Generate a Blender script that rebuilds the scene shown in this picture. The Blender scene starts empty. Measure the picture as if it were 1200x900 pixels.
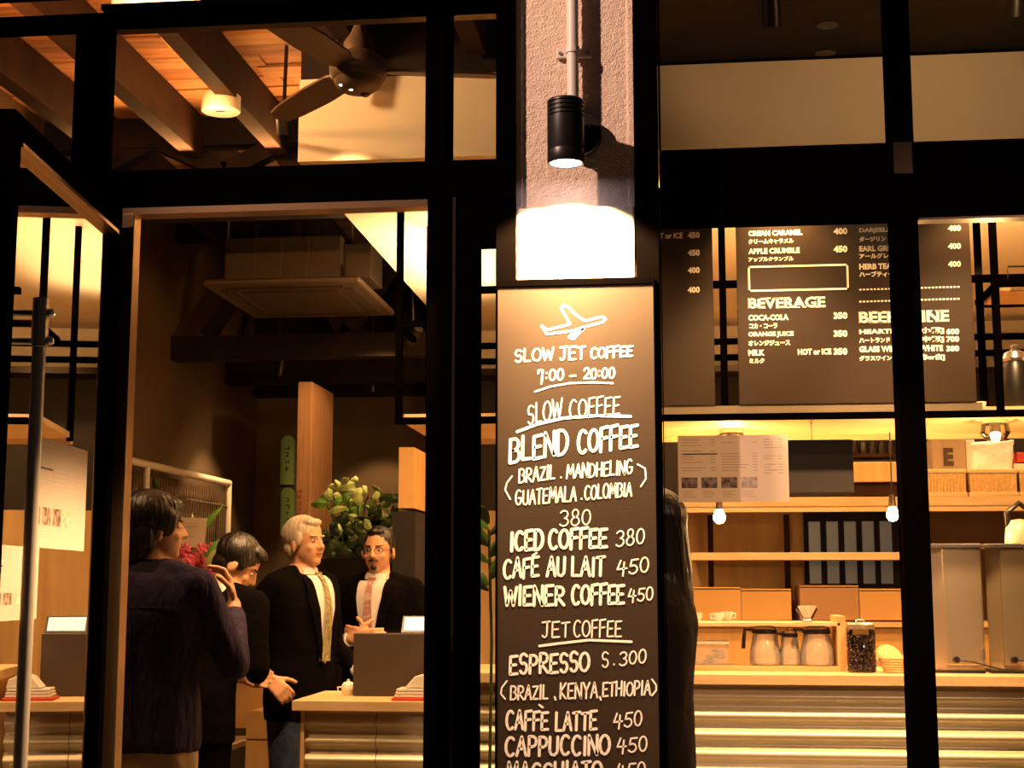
import bpy, bmesh, math, random
from mathutils import Vector, Matrix, Euler, noise
random.seed(7)
R = math.radians
C = bpy.context.scene.collection
SC = bpy.context.scene

# ------------------------------------------------------------------ camera
F = 1700.0                      # focal length in pixels of the 1200 x 900 frame
CAM = Vector((0.0, -4.0, 1.40))
cd = bpy.data.cameras.new('camera'); cam = bpy.data.objects.new('camera', cd); C.objects.link(cam)
cd.sensor_width = 36.0; cd.lens = 36.0 * F / 1200.0; cd.clip_start = 0.05
cam.location = CAM; cam.rotation_euler = Euler((R(90 + 7.9), 0, R(6.4)), 'XYZ')
SC.camera = cam
CR = cam.rotation_euler.to_matrix()
def ray(px, py):
    return CR @ Vector(((px - 600) / F, (450 - py) / F, -1.0))
def at(px, py, Y):              # pixel -> point on the plane y = Y
    d = ray(px, py); return CAM + d * ((Y - CAM.y) / d.y)
def atx(px, py, X):
    d = ray(px, py); return CAM + d * ((X - CAM.x) / d.x)
def atz(px, py, Z):
    d = ray(px, py); return CAM + d * ((Z - CAM.z) / d.z)

# ------------------------------------------------------------------ world, exposure
w = bpy.data.worlds.new('night'); SC.world = w; w.use_nodes = True
w.node_tree.nodes['Background'].inputs[0].default_value = (0.012, 0.010, 0.012, 1)
w.node_tree.nodes['Background'].inputs[1].default_value = 0.5
SC.view_settings.view_transform = 'Standard'; SC.view_settings.look = 'None'
SC.view_settings.exposure = 0.9; SC.view_settings.gamma = 1.0
SC.view_settings.use_curve_mapping = False
SC.cycles.max_bounces = 8; SC.cycles.transparent_max_bounces = 16
SC.cycles.caustics_reflective = False; SC.cycles.caustics_refractive = False
SC.cycles.sample_clamp_indirect = 3.0

def light(kind, name, loc, power, col, target=None, size=0.05, angle=90, blend=0.5, sy=None):
    l = bpy.data.lights.new(name, kind); l.energy = power; l.color = col
    if kind == 'AREA':
        l.size = size
        if sy: l.shape = 'RECTANGLE'; l.size_y = sy
    else: l.shadow_soft_size = size
    if kind == 'AREA': l.spread = R(120)
    if kind == 'SPOT': l.spot_size = R(angle); l.spot_blend = blend
    o = bpy.data.objects.new(name, l); C.objects.link(o); o.location = loc
    if target is not None:
        o.rotation_euler = (Vector(target) - Vector(loc)).to_track_quat('-Z', 'Y').to_euler()
    return o
WARM = (1.0, 0.53, 0.19); AMBER = (1.0, 0.42, 0.12); STREET = (1.0, 0.62, 0.46)
# street lamp up to the left in front of the shop, then an added unseen fill spot from the right
light('SPOT', 'street_or_fill_light', (-3.1, -2.4, 4.75), 640, STREET, (-0.25, -0.1, 2.2), 0.05, 36, 0.8)
light('SPOT', 'street_or_fill_light', (2.9, -5.0, 3.6), 480, (1.0, 0.60, 0.36), (0.75, 0, 1.6), 0.15, 22, 0.9)
light('AREA', 'added_header_light', (-1.08, -0.06, 3.103), 2.5, WARM, (-1.08, 0.2, 3.35), 1.1, sy=0.02)  # unseen strip added to light the pale edge over the door
# the shop's ceiling lighting (their fittings are built further down)
DL = [(x, y) for y in (1.46, 2.55, 3.5, 4.5) for x in (-0.42, 0.42, 1.2, 1.93)] + [(-1.23, 2.55), (-1.25, 3.5)]  # front row is added, hidden by the transom, to light the counter fronts
for x, y in DL:
    pw = 32 if x > -1 else 9
    light('SPOT', 'soffit_downlight_beam', (x, y, 2.975), pw, WARM, (x, y, 0), 0.04, 130 if y > 2 else 110, 0.6)
# unseen uplights added over the bar to brighten the bulkhead and its soffit
light('AREA', 'added_frame_uplight', (0.35, 1.78, 2.63), 20, WARM, (0.3, 2.1, 3.0), 2.6, sy=0.05)
light('AREA', 'added_frame_uplight', (-1.02, 2.9, 2.55), 14, (1.0, 0.62, 0.28), (-1.1, 2.9, 3.0), 1.4, sy=0.05)
# spots on the rafters: bulkhead face, menu boards, walls, column, people, ceiling; menu and counter spots are added
RS = [(-1.55, 0.25, 3.3, -0.95, 1.24, 3.12, 26, 100, 0.9, 'small track spot on the rafter near the ceiling fan'),
      (0.95, 0.3, 3.26, 0.9, 1.24, 3.12, 7, 140, 0.9, 'small track spot lighting the bulkhead over the right window'),
      (0.15, 0.35, 3.24, 0.6, 1.57, 2.1, 17, 50, 0.8, 'added track spot aimed at the menu boards'),
      (-2.45, 4.75, 2.68, -2.62, 4.9, 1.5, 42, 84, 0.35, 'small track spot behind the air conditioner aimed at the left wall'),
      (-2.02, 5.55, 2.68, -2.02, 5.7, 1.5, 26, 84, 0.35, 'small track spot aimed at the far wall'),
      (-1.48, 3.95, 2.75, -2.2, 4.7, 2.0, 36, 70, 0.6, 'small track spot beside the air conditioner aimed at the column'),
      (-1.55, 1.55, 3.2, -1.6, 2.6, 1.3, 62, 80, 0.7, 'small track spot above the suited men'),
      (-2.25, 0.35, 3.26, -1.85, 0.95, 1.4, 42, 70, 0.7, 'small track spot above the man in purple'),
      (-1.2, 1.0, 3.22, -1.25, 1.85, 0.7, 170, 60, 0.7, 'added track spot over the front of the low counter'),
      (0.35, 0.75, 3.25, 0.45, 1.85, 0.7, 210, 62, 0.7, 'added left track spot over the front of the long counter'),
      (1.15, 0.75, 3.25, 1.15, 1.85, 0.7, 210, 62, 0.7, 'added right track spot over the front of the long counter')]
for x, y, z, tx, ty, tz, pw, an, bl, _ in RS:
    light('SPOT', 'track_spot_beam', (x, y, z), pw, (1.0, 0.56, 0.24), (tx, ty, tz), 0.04, an, bl)
light('AREA', 'added_ceiling_uplight', (-2.1, 2.25, 3.34), 6, AMBER, (-2.1, 1.7, 3.6), 1.4, sy=0.06)  # unseen strips added to brighten the ceiling planks
light('AREA', 'added_ceiling_uplight', (-2.1, 0.3, 3.14), 9, AMBER, (-2.1, 0.9, 3.6), 1.3, sy=0.06)
# ------------------------------------------------------------------ materials
MATS = {}
def mat(name, col, rough=0.6, metal=0.0, spec=0.5, var=None, bump=None, emit=None, stretch=None, alpha=None):
    if name in MATS: return MATS[name]
    m = bpy.data.materials.new(name); m.use_nodes = True; nt = m.node_tree; b = nt.nodes['Principled BSDF']
    b.inputs['Base Color'].default_value = (*col, 1); b.inputs['Roughness'].default_value = rough
    b.inputs['Metallic'].default_value = metal; b.inputs['Specular IOR Level'].default_value = spec
    if var or bump:
        tc = nt.nodes.new('ShaderNodeTexCoord'); mp = nt.nodes.new('ShaderNodeMapping')
        nt.links.new(tc.outputs['Object'], mp.inputs[0])
        if stretch: mp.inputs['Scale'].default_value = stretch
    if var:                                   # (noise scale, second colour)
        n = nt.nodes.new('ShaderNodeTexNoise'); n.inputs['Scale'].default_value = var[0]; n.inputs['Detail'].default_value = 6
        nt.links.new(mp.outputs[0], n.inputs['Vector'])
        r = nt.nodes.new('ShaderNodeValToRGB'); r.color_ramp.elements[0].position = 0.35; r.color_ramp.elements[1].position = 0.68
        r.color_ramp.elements[0].color = (*col, 1); r.color_ramp.elements[1].color = (*var[1], 1)
        nt.links.new(n.outputs['Fac'], r.inputs[0]); nt.links.new(r.outputs[0], b.inputs['Base Color'])
    if bump:                                  # (scale, strength, distance)
        n2 = nt.nodes.new('ShaderNodeTexNoise'); n2.inputs['Scale'].default_value = bump[0]; n2.inputs['Detail'].default_value = 5
        nt.links.new(mp.outputs[0], n2.inputs['Vector'])
        bp = nt.nodes.new('ShaderNodeBump'); bp.inputs['Strength'].default_value = bump[1]; bp.inputs['Distance'].default_value = bump[2]
        nt.links.new(n2.outputs['Fac'], bp.inputs['Height']); nt.links.new(bp.outputs[0], b.inputs['Normal'])
    if emit:
        b.inputs['Emission Color'].default_value = (*emit[0], 1); b.inputs['Emission Strength'].default_value = emit[1]
    MATS[name] = m; return m
def glassmat(name, ior=1.5, tint=(1, 1, 1), rough=0.0, mult=1.0):
    m = bpy.data.materials.new(name); m.use_nodes = True; nt = m.node_tree; nt.nodes.clear()
    o = nt.nodes.new('ShaderNodeOutputMaterial'); mx = nt.nodes.new('ShaderNodeMixShader')
    t = nt.nodes.new('ShaderNodeBsdfTransparent'); t.inputs[0].default_value = (*tint, 1)
    g = nt.nodes.new('ShaderNodeBsdfGlossy'); g.inputs['Roughness'].default_value = rough
    f = nt.nodes.new('ShaderNodeFresnel'); f.inputs[0].default_value = ior
    ml = nt.nodes.new('ShaderNodeMath'); ml.operation = 'MULTIPLY'; ml.inputs[1].default_value = mult; ml.use_clamp = True
    nt.links.new(f.outputs[0], ml.inputs[0]); nt.links.new(ml.outputs[0], mx.inputs[0])
    nt.links.new(t.outputs[0], mx.inputs[1]); nt.links.new(g.outputs[0], mx.inputs[2]); nt.links.new(mx.outputs[0], o.inputs[0])
    return m

BLACK = mat('black_steel', (0.0009, 0.0006, 0.0005), 0.8, 0, 0.0)
BRONZE = mat('bronze_frame', (0.035, 0.022, 0.014), 0.3, 0.6, 0.5)
GOLD = mat('bronze_anodised', (0.28, 0.17, 0.09), 0.3, 0.9, 0.5)
STUCCO = mat('stucco', (0.72, 0.56, 0.44), 0.95, 0, 0.1, (30, (0.82, 0.65, 0.52)), (190, 1.0, 0.005))
PLASTER = mat('plaster', (0.72, 0.62, 0.5), 0.8, 0, 0.2, (6, (0.8, 0.7, 0.58)), (25, 0.25, 0.004))
WHITEPAINT = mat('cream_paint', (0.78, 0.68, 0.52), 0.75, 0, 0.2, (3, (0.74, 0.64, 0.48)), (60, 0.1, 0.002))
PIPE = mat('pipe_paint', (0.66, 0.6, 0.54), 0.45)
LAMPBLACK = mat('lamp_black', (0.012, 0.010, 0.010), 0.38, 0.3, 0.5)
CHALKB = mat('blackboard', (0.027, 0.014, 0.006), 0.6, 0, 0.3, (4, (0.033, 0.018, 0.008)), (200, 0.15, 0.001))
CHALK = mat('white_marker', (0.9, 0.84, 0.78), 0.8)
WOOD = mat('plank_wood', (0.34, 0.12, 0.03), 0.7, 0, 0.25, (5, (0.5, 0.25, 0.1)), (30, 0.3, 0.004), None, (1, 9, 9))
WOOD2 = mat('plank_wood_pale', (0.4, 0.19, 0.07), 0.7, 0, 0.25, (4, (0.58, 0.32, 0.14)), (30, 0.3, 0.004), None, (1, 9, 9))
WOOD3 = mat('plank_wood_dark', (0.2, 0.08, 0.03), 0.7, 0, 0.25, (4, (0.34, 0.16, 0.065)), (30, 0.3, 0.004), None, (1, 9, 9))
BEAM = mat('dark_beam', (0.02, 0.008, 0.004), 0.8, 0, 0.1, (5, (0.035, 0.015, 0.007)), (25, 0.3, 0.004))
BEAMD = mat('black_beam', (0.007, 0.004, 0.003), 0.8, 0, 0.2, (5, (0.02, 0.012, 0.008)))
TOPWOOD = mat('counter_wood', (0.62, 0.42, 0.2), 0.45, 0, 0.4, (3, (0.72, 0.52, 0.28)), None, None, (1.5, 14, 14))
SHELFWOOD = mat('shelf_wood', (0.55, 0.36, 0.17), 0.5, 0, 0.35, (3, (0.66, 0.46, 0.24)), None, None, (1.5, 14, 14))
COLWOOD = mat('column_wood', (0.30, 0.15, 0.06), 0.65, 0, 0.3, (3, (0.4, 0.21, 0.09)), None, None, (12, 12, 1))
GALV = mat('corrugated_steel', (0.72, 0.64, 0.44), 0.38, 0.35, 0.5, (8, (0.76, 0.68, 0.48)))
STEEL = mat('brushed_steel', (0.46, 0.38, 0.26), 0.36, 0.85, 0.5, (3, (0.52, 0.43, 0.3)))
CHROME = mat('chrome', (0.75, 0.72, 0.68), 0.22, 0.9)
HANDLE = mat('satin_handle', (0.36, 0.31, 0.28), 0.4, 0.35)
PAPER2 = mat('door_paper', (0.42, 0.34, 0.29), 0.8)
CONC = mat('brown_concrete', (0.10, 0.07, 0.038), 0.85, 0, 0.2, (1.5, (0.14, 0.095, 0.052)), (12, 0.2, 0.006))
DARKWALL = mat('dark_wall', (0.009, 0.005, 0.003), 0.8)
FLOORM = mat('floor_concrete', (0.12, 0.09, 0.065), 0.55, 0, 0.4, (2, (0.16, 0.12, 0.085)), (30, 0.1, 0.002))
PAVE = mat('pavement', (0.09, 0.08, 0.07), 0.85, 0, 0.2, (6, (0.12, 0.105, 0.09)), (80, 0.3, 0.003))
ORANGEWOOD = mat('orange_ply', (0.62, 0.36, 0.13), 0.6, 0, 0.3, (2, (0.7, 0.44, 0.18)), None, None, (12, 12, 1))
PAPER = mat('paper', (0.8, 0.68, 0.56), 0.8)
INK = mat('ink', (0.06, 0.035, 0.03), 0.8)
FAINT = mat('faint_print', (0.5, 0.38, 0.3), 0.8)
MENUB = mat('menu_board_black', (0.026, 0.015, 0.008), 0.42, 0, 0.4)
MENUT = mat('menu_print', (0.95, 0.9, 0.8), 0.8)
WALLTAN = mat('tan_wall', (0.5, 0.33, 0.16), 0.75, 0, 0.2, (2, (0.4, 0.25, 0.11)), None, None, (8, 8, 1))
WALLBROWN = mat('brown_wall', (0.1, 0.055, 0.025), 0.75, 0, 0.2, (2, (0.14, 0.08, 0.035)))
SUIT = mat('suit_wool', (0.003, 0.0022, 0.002), 0.9, 0, 0.03, None, (9, 0.5, 0.03))
COAT = mat('brown_coat', (0.010, 0.005, 0.0035), 0.9, 0, 0.15, None, (9, 0.5, 0.03))
PURPLE = mat('purple_shirt', (0.034, 0.024, 0.066), 0.85, 0, 0.2, (3, (0.022, 0.015, 0.042)), (7, 0.8, 0.05), None, (2.2, 2.2, 0.7))
PURPLED = mat('dark_collar', (0.012, 0.008, 0.015), 0.9)
BEIGE = mat('beige_cotton', (0.42, 0.3, 0.18), 0.85, 0, 0.2, None, (10, 0.7, 0.03))
DENIM = mat('dark_denim', (0.02, 0.03, 0.065), 0.9, 0, 0.2, (30, (0.035, 0.05, 0.1)), (10, 0.5, 0.03))
SKIN = mat('skin', (0.62, 0.33, 0.19), 0.5, 0, 0.4, (14, (0.66, 0.36, 0.21)))
LIPS = mat('lips', (0.35, 0.12, 0.08), 0.5)
HAIRB = mat('black_hair', (0.007, 0.004, 0.003), 0.42, 0, 0.6, None, (60, 0.9, 0.006), None, (1, 1, 0.12))
HAIRG = mat('grey_hair', (0.5, 0.42, 0.32), 0.5, 0, 0.4, (40, (0.7, 0.62, 0.5)), (60, 0.8, 0.006), None, (1, 1, 0.2))
WSHIRT = mat('white_shirt', (0.75, 0.72, 0.7), 0.8)
TIEG = mat('tie_olive', (0.14, 0.13, 0.05), 0.6, 0, 0.4, (60, (0.4, 0.36, 0.2)))
TIER = mat('tie_red', (0.35, 0.13, 0.11), 0.6, 0, 0.4, (50, (0.6, 0.45, 0.42)))
LEAF = mat('leaf_green', (0.13, 0.3, 0.04), 0.45, 0, 0.4, (8, (0.2, 0.42, 0.07)))
LEAFP = mat('leaf_pale', (0.48, 0.6, 0.22), 0.45, 0, 0.4)
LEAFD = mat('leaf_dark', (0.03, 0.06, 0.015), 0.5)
PINK = mat('orchid_pink', (0.75, 0.06, 0.16), 0.55, 0, 0.3, (30, (0.85, 0.2, 0.3)))
PORC = mat('porcelain', (0.85, 0.78, 0.66), 0.25)
PLASTICB = mat('black_plastic', (0.01, 0.008, 0.007), 0.35)
BASKET = mat('wicker', (0.6, 0.38, 0.14), 0.7, 0, 0.3, (60, (0.75, 0.52, 0.24)), (120, 0.8, 0.004))
BEANS = mat('coffee_beans', (0.025, 0.01, 0.006), 0.3, 0, 0.6)
BOXM = mat('kraft_box', (0.5, 0.28, 0.1), 0.75, 0, 0.2, (3, (0.56, 0.33, 0.13)))
ORANGEM = mat('orange_seat', (0.7, 0.28, 0.05), 0.6)
GREENS = mat('green_sign', (0.24, 0.42, 0.13), 0.6)
FAN = mat('fan_bronze', (0.12, 0.075, 0.045), 0.45, 0.3, 0.4)
FANB = mat('fan_blade', (0.11, 0.065, 0.035), 0.5)
ACG = mat('galvanised', (0.05, 0.033, 0.018), 0.5, 0.5)
ACP = mat('cassette_plastic', (0.06, 0.035, 0.018), 0.5)
GRILLE = mat('cassette_grille', (0.04, 0.022, 0.014), 0.6)
BAGW = mat('white_bag', (0.85, 0.83, 0.8), 0.6, 0, 0.3, None, (8, 0.8, 0.03))
FROST_GLOW = mat('frosted_pane_glow', (0.11, 0.095, 0.06), 0.35, emit=((0.7, 0.75, 0.6), 0.03))  # faint emission stands in for light behind the kitchen window slats
RED = mat('red_card', (0.5, 0.05, 0.03), 0.6)
BULB = mat('bulb_glow', (1, 0.8, 0.5), 0.5, emit=((1.0, 0.66, 0.28), 28))
LENS = mat('lens_glow', (1, 0.8, 0.5), 0.5, emit=((1.0, 0.78, 0.5), 9))
LENSW = mat('lens_white', (1, 1, 1), 0.5, emit=((0.95, 0.82, 1.0), 9))
LENSG = mat('lens_neutral', (1, 1, 1), 0.5, emit=((0.95, 1.0, 0.85), 2.2))
SHADEG = mat('lit_diffuser', (0.9, 0.7, 0.3), 0.5, emit=((1.0, 0.66, 0.22), 1.0))
SCREEN = mat('lit_screen', (0.3, 0.35, 0.35), 0.4, emit=((0.6, 0.75, 0.62), 0.5))
GLASS = glassmat('window_glass', 1.5, (0.97, 0.96, 0.94))
DGLASS = glassmat('door_glass', 1.5, (0.95, 0.95, 0.93), 0.0, 1.7)
JARG = glassmat('jar_glass', 1.5, (0.96, 0.94, 0.9), 0.02, 1.6)
POTG = glassmat('pot_glass', 1.5, (0.93, 0.9, 0.84), 0.03, 2.2)
def add_diffuse(m, col, fac, trans=False):       # a share of diffuse (or see-through glow) on top of what the material does
    nt = m.node_tree; o = [n for n in nt.nodes if n.type == 'OUTPUT_MATERIAL'][0]; src = o.inputs[0].links[0].from_socket
    mx = nt.nodes.new('ShaderNodeMixShader'); d = nt.nodes.new('ShaderNodeBsdfTranslucent' if trans else 'ShaderNodeBsdfDiffuse'); d.inputs[0].default_value = (*col, 1)
    mx.inputs[0].default_value = fac; nt.links.new(src, mx.inputs[1]); nt.links.new(d.outputs[0], mx.inputs[2]); nt.links.new(mx.outputs[0], o.inputs[0])
add_diffuse(POTG, (0.9, 0.82, 0.66), 0.22)
add_diffuse(PAPER, (0.95, 0.88, 0.75), 0.5, True)

# ------------------------------------------------------------------ mesh helpers
class MB:
    def __init__(s): s.v = []; s.f = []; s.M = None
    def add(s, vs, fs):
        o = len(s.v)
        s.v += [tuple(s.M @ Vector(v)) if s.M else tuple(v) for v in vs]
        s.f += [tuple(i + o for i in f) for f in fs]; return s
    def box(s, x0, x1, y0, y1, z0, z1):
        v = [(x, y, z) for x in (x0, x1) for y in (y0, y1) for z in (z0, z1)]
        return s.add(v, [(0, 1, 3, 2), (4, 6, 7, 5), (0, 4, 5, 1), (2, 3, 7, 6), (0, 2, 6, 4), (1, 5, 7, 3)])
    def hexa(s, a, b):          # two quads (bottom, top) of 4 points each
        return s.add(list(a) + list(b), [(3, 2, 1, 0), (4, 5, 6, 7), (0, 1, 5, 4), (1, 2, 6, 5), (2, 3, 7, 6), (3, 0, 4, 7)])
    def bar(s, p, q, w, h=None, up=(0, 0, 1)):
        p = Vector(p); q = Vector(q); h = h or w; d = (q - p).normalized(); u = Vector(up)
        if abs(d.dot(u)) > 0.95: u = Vector((0, 1, 0))
        r = d.cross(u).normalized() * w / 2; u = r.cross(d).normalized() * h / 2
        return s.hexa([p - r - u, p + r - u, p + r + u, p - r + u], [q - r - u, q + r - u, q + r + u, q - r + u])
    def cyl(s, p, q, r0, r1=None, n=16, caps=True):
        p = Vector(p); q = Vector(q); r1 = r0 if r1 is None else r1; d = (q - p).normalized()
        a = d.cross(Vector((0, 0, 1)) if abs(d.z) < 0.9 else Vector((1, 0, 0))).normalized(); b = d.cross(a)
        vs = []
        for c, r in ((p, r0), (q, r1)):
            vs += [c + (a * math.cos(t) + b * math.sin(t)) * r for t in [2 * math.pi * i / n for i in range(n)]]
        fs = [(i, (i + 1) % n, n + (i + 1) % n, n + i) for i in range(n)]
        if caps: fs += [tuple(range(n))[::-1], tuple(range(n, 2 * n))]
        return s.add(vs, fs)
    def tube(s, pts, r, n=8):
        pts = [Vector(p) for p in pts]; vs = []; fs = []; ref = None
        for i, p in enumerate(pts):
            d = (pts[min(i + 1, len(pts) - 1)] - pts[max(i - 1, 0)]).normalized()
            if ref is None: ref = d.cross(Vector((0, 0, 1)) if abs(d.z) < 0.9 else Vector((1, 0, 0))).normalized()
            a = (ref - d * ref.dot(d)).normalized(); ref = a; b = d.cross(a); rr = r[i] if isinstance(r, (list, tuple)) else r
            vs += [p + (a * math.cos(2 * math.pi * k / n) + b * math.sin(2 * math.pi * k / n)) * rr for k in range(n)]
            if i: fs += [((i - 1) * n + k, (i - 1) * n + (k + 1) % n, i * n + (k + 1) % n, i * n + k) for k in range(n)]
        m = len(pts) - 1
        fs += [tuple(range(n))[::-1], tuple(range(m * n, m * n + n))]
        return s.add(vs, fs)
    def lathe(s, prof, c=(0, 0, 0), n=24, fl=1.0):
        vs = []; fs = []; c = Vector(c)
        for r, z in prof:
            vs += [c + Vector((math.cos(2 * math.pi * k / n) * r, math.sin(2 * math.pi * k / n) * r * fl, z)) for k in range(n)]
        for i in range(1, len(prof)):
            fs += [((i - 1) * n + k, (i - 1) * n + (k + 1) % n, i * n + (k + 1) % n, i * n + k) for k in range(n)]
        if prof[0][0] > 1e-5: fs.append(tuple(range(n))[::-1])
        if prof[-1][0] > 1e-5: fs.append(tuple(range((len(prof) - 1) * n, len(prof) * n)))
        return s.add(vs, fs)
    def ell(s, c, r, n=16, m=10, rot=None):
        c = Vector(c); vs = []; fs = []
        for i in range(m + 1):
            t = math.pi * i / m
            for k in range(n):
                p = Vector((math.sin(t) * math.cos(2 * math.pi * k / n) * r[0], math.sin(t) * math.sin(2 * math.pi * k / n) * r[1], math.cos(t) * r[2]))
                if rot: p = rot @ p
                vs.append(c + p)
        for i in range(m):
            fs += [(i * n + k, (i + 1) * n + k, (i + 1) * n + (k + 1) % n, i * n + (k + 1) % n) for k in range(n)]
        return s.add(vs, fs)
    def cap(s, p, q, r0, r1=None, n=12):    # tapered capsule
        r1 = r0 if r1 is None else r1
        return s.cyl(p, q, r0, r1, n).ell(p, (r0,) * 3, n, 8).ell(q, (r1,) * 3, n, 8)
    def prism(s, poly, axis, a, b):         # polygon in the other two axes, extruded along axis a..b
        def P(u, v, t): return {'x': (t, u, v), 'y': (u, t, v), 'z': (u, v, t)}[axis]
        n = len(poly); vs = [P(u, v, a) for u, v in poly] + [P(u, v, b) for u, v in poly]
        return s.add(vs, [tuple(range(n))[::-1], tuple(range(n, 2 * n))] + [(i, (i + 1) % n, n + (i + 1) % n, n + i) for i in range(n)])
    def loft(s, rings, n=20):               # rings: (center, rx, ry)
        vs = []; fs = []
        for c, rx, ry in rings:
            c = Vector(c)
            vs += [c + Vector((math.cos(2 * math.pi * k / n) * rx, math.sin(2 * math.pi * k / n) * ry, 0)) for k in range(n)]
        for i in range(1, len(rings)):
            fs += [((i - 1) * n + k, (i - 1) * n + (k + 1) % n, i * n + (k + 1) % n, i * n + k) for k in range(n)]
        fs += [tuple(range(n))[::-1], tuple(range((len(rings) - 1) * n, len(rings) * n))]
        return s.add(vs, fs)
    def build(s, name, m, parent=None, smooth=False, bevel=0.0, fix=False):
        off = wloc(parent) if parent else Vector((0, 0, 0))
        me = bpy.data.meshes.new(name); me.from_pydata([tuple(Vector(v) - off) for v in s.v], [], s.f)
        me.materials.append(m)
        bm = bmesh.new(); bm.from_mesh(me); bmesh.ops.remove_doubles(bm, verts=bm.verts, dist=1e-6)
        bmesh.ops.recalc_face_normals(bm, faces=bm.faces); bm.to_mesh(me); bm.free()
        if smooth:
            me.polygons.foreach_set('use_smooth', [True] * len(me.polygons))
            me.set_sharp_from_angle(angle=R(40))
        o = bpy.data.objects.new(name, me); C.objects.link(o)
        if parent: o.parent = parent
        if bevel:
            b = o.modifiers.new('bevel', 'BEVEL'); b.width = bevel; b.segments = 2; b.limit_method = 'ANGLE'
        return o
def wloc(o):
    v = Vector((0, 0, 0))
    while o: v += o.location; o = o.parent
    return v
def tag(o, label=None, cat=None, group=None, kind=None):
    for k, v in (('label', label), ('category', cat), ('group', group), ('kind', kind)):
        if v: o[k] = v
    return o
def thing(name, loc, label, cat, group=None):
    o = bpy.data.objects.new(name, None); C.objects.link(o); o.location = loc; o.empty_display_size = 0.1
    return tag(o, label, cat, group)
def setting(name, loc=(0, 0, 0)):
    o = bpy.data.objects.new(name, None); C.objects.link(o); o.location = loc; o['kind'] = 'structure'; return o
def struct(name, mb, m, parent=None, **k):
    o = mb.build(name, m, parent, **k)
    if not parent: o['kind'] = 'structure'
    return o
def copy_tree(o, loc=None, parent=None, label=None):
    c = o.copy(); C.objects.link(c)
    if parent: c.parent = parent
    if loc is not None: c.location = loc
    if label: c['label'] = label
    for ch in [x for x in bpy.data.objects if x.parent == o]: copy_tree(ch, None, c)
    return c
def remesh(o, vox, smooth=2, disp=None):
    r = o.modifiers.new('r', 'REMESH'); r.mode = 'VOXEL'; r.voxel_size = vox; r.use_smooth_shade = True
    if smooth:
        s = o.modifiers.new('s', 'SMOOTH'); s.iterations = smooth; s.factor = 0.5
    dg = bpy.context.evaluated_depsgraph_get(); dg.update()
    me = bpy.data.meshes.new_from_object(o.evaluated_get(dg)); old = o.data
    o.modifiers.clear(); me.materials.clear(); me.materials.append(old.materials[0]); o.data = me
    me.polygons.foreach_set('use_smooth', [True] * len(me.polygons))
    if disp:
        for v in me.vertices: v.co += disp(v.co, v.normal)
    return o
# ------------------------------------------------------------------ the setting
CEIL = 3.6; YW = 5.0
struct('floor', MB().box(-3.1, 2.9, 0.0, 6.2, -0.1, 0.0), FLOORM)
struct('pavement', MB().box(-5, 5, -7, -0.0, -0.12, -0.02), PAVE)
struct('wall_left', MB().box(-3.1, -2.95, 0.1, 6.2, 0, CEIL), CONC)
struct('wall_far', MB().box(-2.95, -1.3, 6.0, 6.15, 0, 2.72), CONC)
struct('trim_1', MB().box(-2.95, -1.3, 5.9, 6.1, 2.72, CEIL), BEAMD)
struct('wall_right', MB().box(2.6, 2.75, 0.1, YW, 0, CEIL), CONC)
wb = setting('wall_back')
MB().box(-1.3, 2.6, YW, YW + 0.12, 2.72, CEIL).build('upper_wall', WHITEPAINT, wb)
MB().box(-1.3, 2.6, YW, YW + 0.12, 1.86, 2.72).build('middle_wall', DARKWALL, wb)
MB().box(-1.3, at(1086, 620, YW).x, YW, YW + 0.12, 0, 1.86).build('lower_wall', WALLTAN, wb)
MB().box(at(1086, 620, YW).x, 2.6, YW, YW + 0.12, 0, 1.86).build('lower_wall_dark', WALLBROWN, wb)
for z in (2.90, 2.80):
    MB().box(-1.3, 2.6, YW - 0.03, YW, z - 0.018, z + 0.018).build('rail', BLACK, wb)
# partition closing the kitchen on the left, orange wood above, dark below
pt = setting('wall_partition')
MB().box(-1.44, -1.36, 3.5, YW, 1.80, 2.12).build('upper_panel', ORANGEWOOD, pt)
MB().box(-1.46, -1.34, 3.45, YW, 0, 1.78).build('lower_panel', DARKWALL, pt)
# ceiling: planks between rafters
ce = setting('ceiling')
MB().box(-3.1, 2.75, 0.0, 6.2, CEIL + 0.02, CEIL + 0.12).build('deck', BEAMD, ce)
rr = random.Random(3)
me_cache = {}
y = 0.02; k = 0
while y < 4.6:
    wd = 0.125; xs = [-2.95, -2.95 + rr.uniform(0.9, 1.5), -0.9 + rr.uniform(-0.3, 0.3)]
    xs += [2.55] if y < 1.3 else [-0.2]
    for a, b in zip(xs, xs[1:]):
        m = rr.choice([WOOD, WOOD, WOOD2, WOOD3])
        key = (round(b - a, 1), m.name)
        zz = rr.uniform(0.0, 0.012)
        MB().box(a, b - 0.004, y, y + wd - 0.008, CEIL - 0.02 + zz, CEIL + 0.02).build('plank', m, ce)
    y += wd; k += 1
for x in (-2.62, -2.21, -1.80, -1.18, -0.72, -0.2, 0.4, 1.0, 1.6, 2.2):
    y1 = 5.9 if x < -1.5 else 1.2
    MB().box(x - 0.038, x + 0.038, 0.06, y1, 3.38, CEIL - 0.02).build('rafter', BEAM, ce, bevel=0.004)
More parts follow.
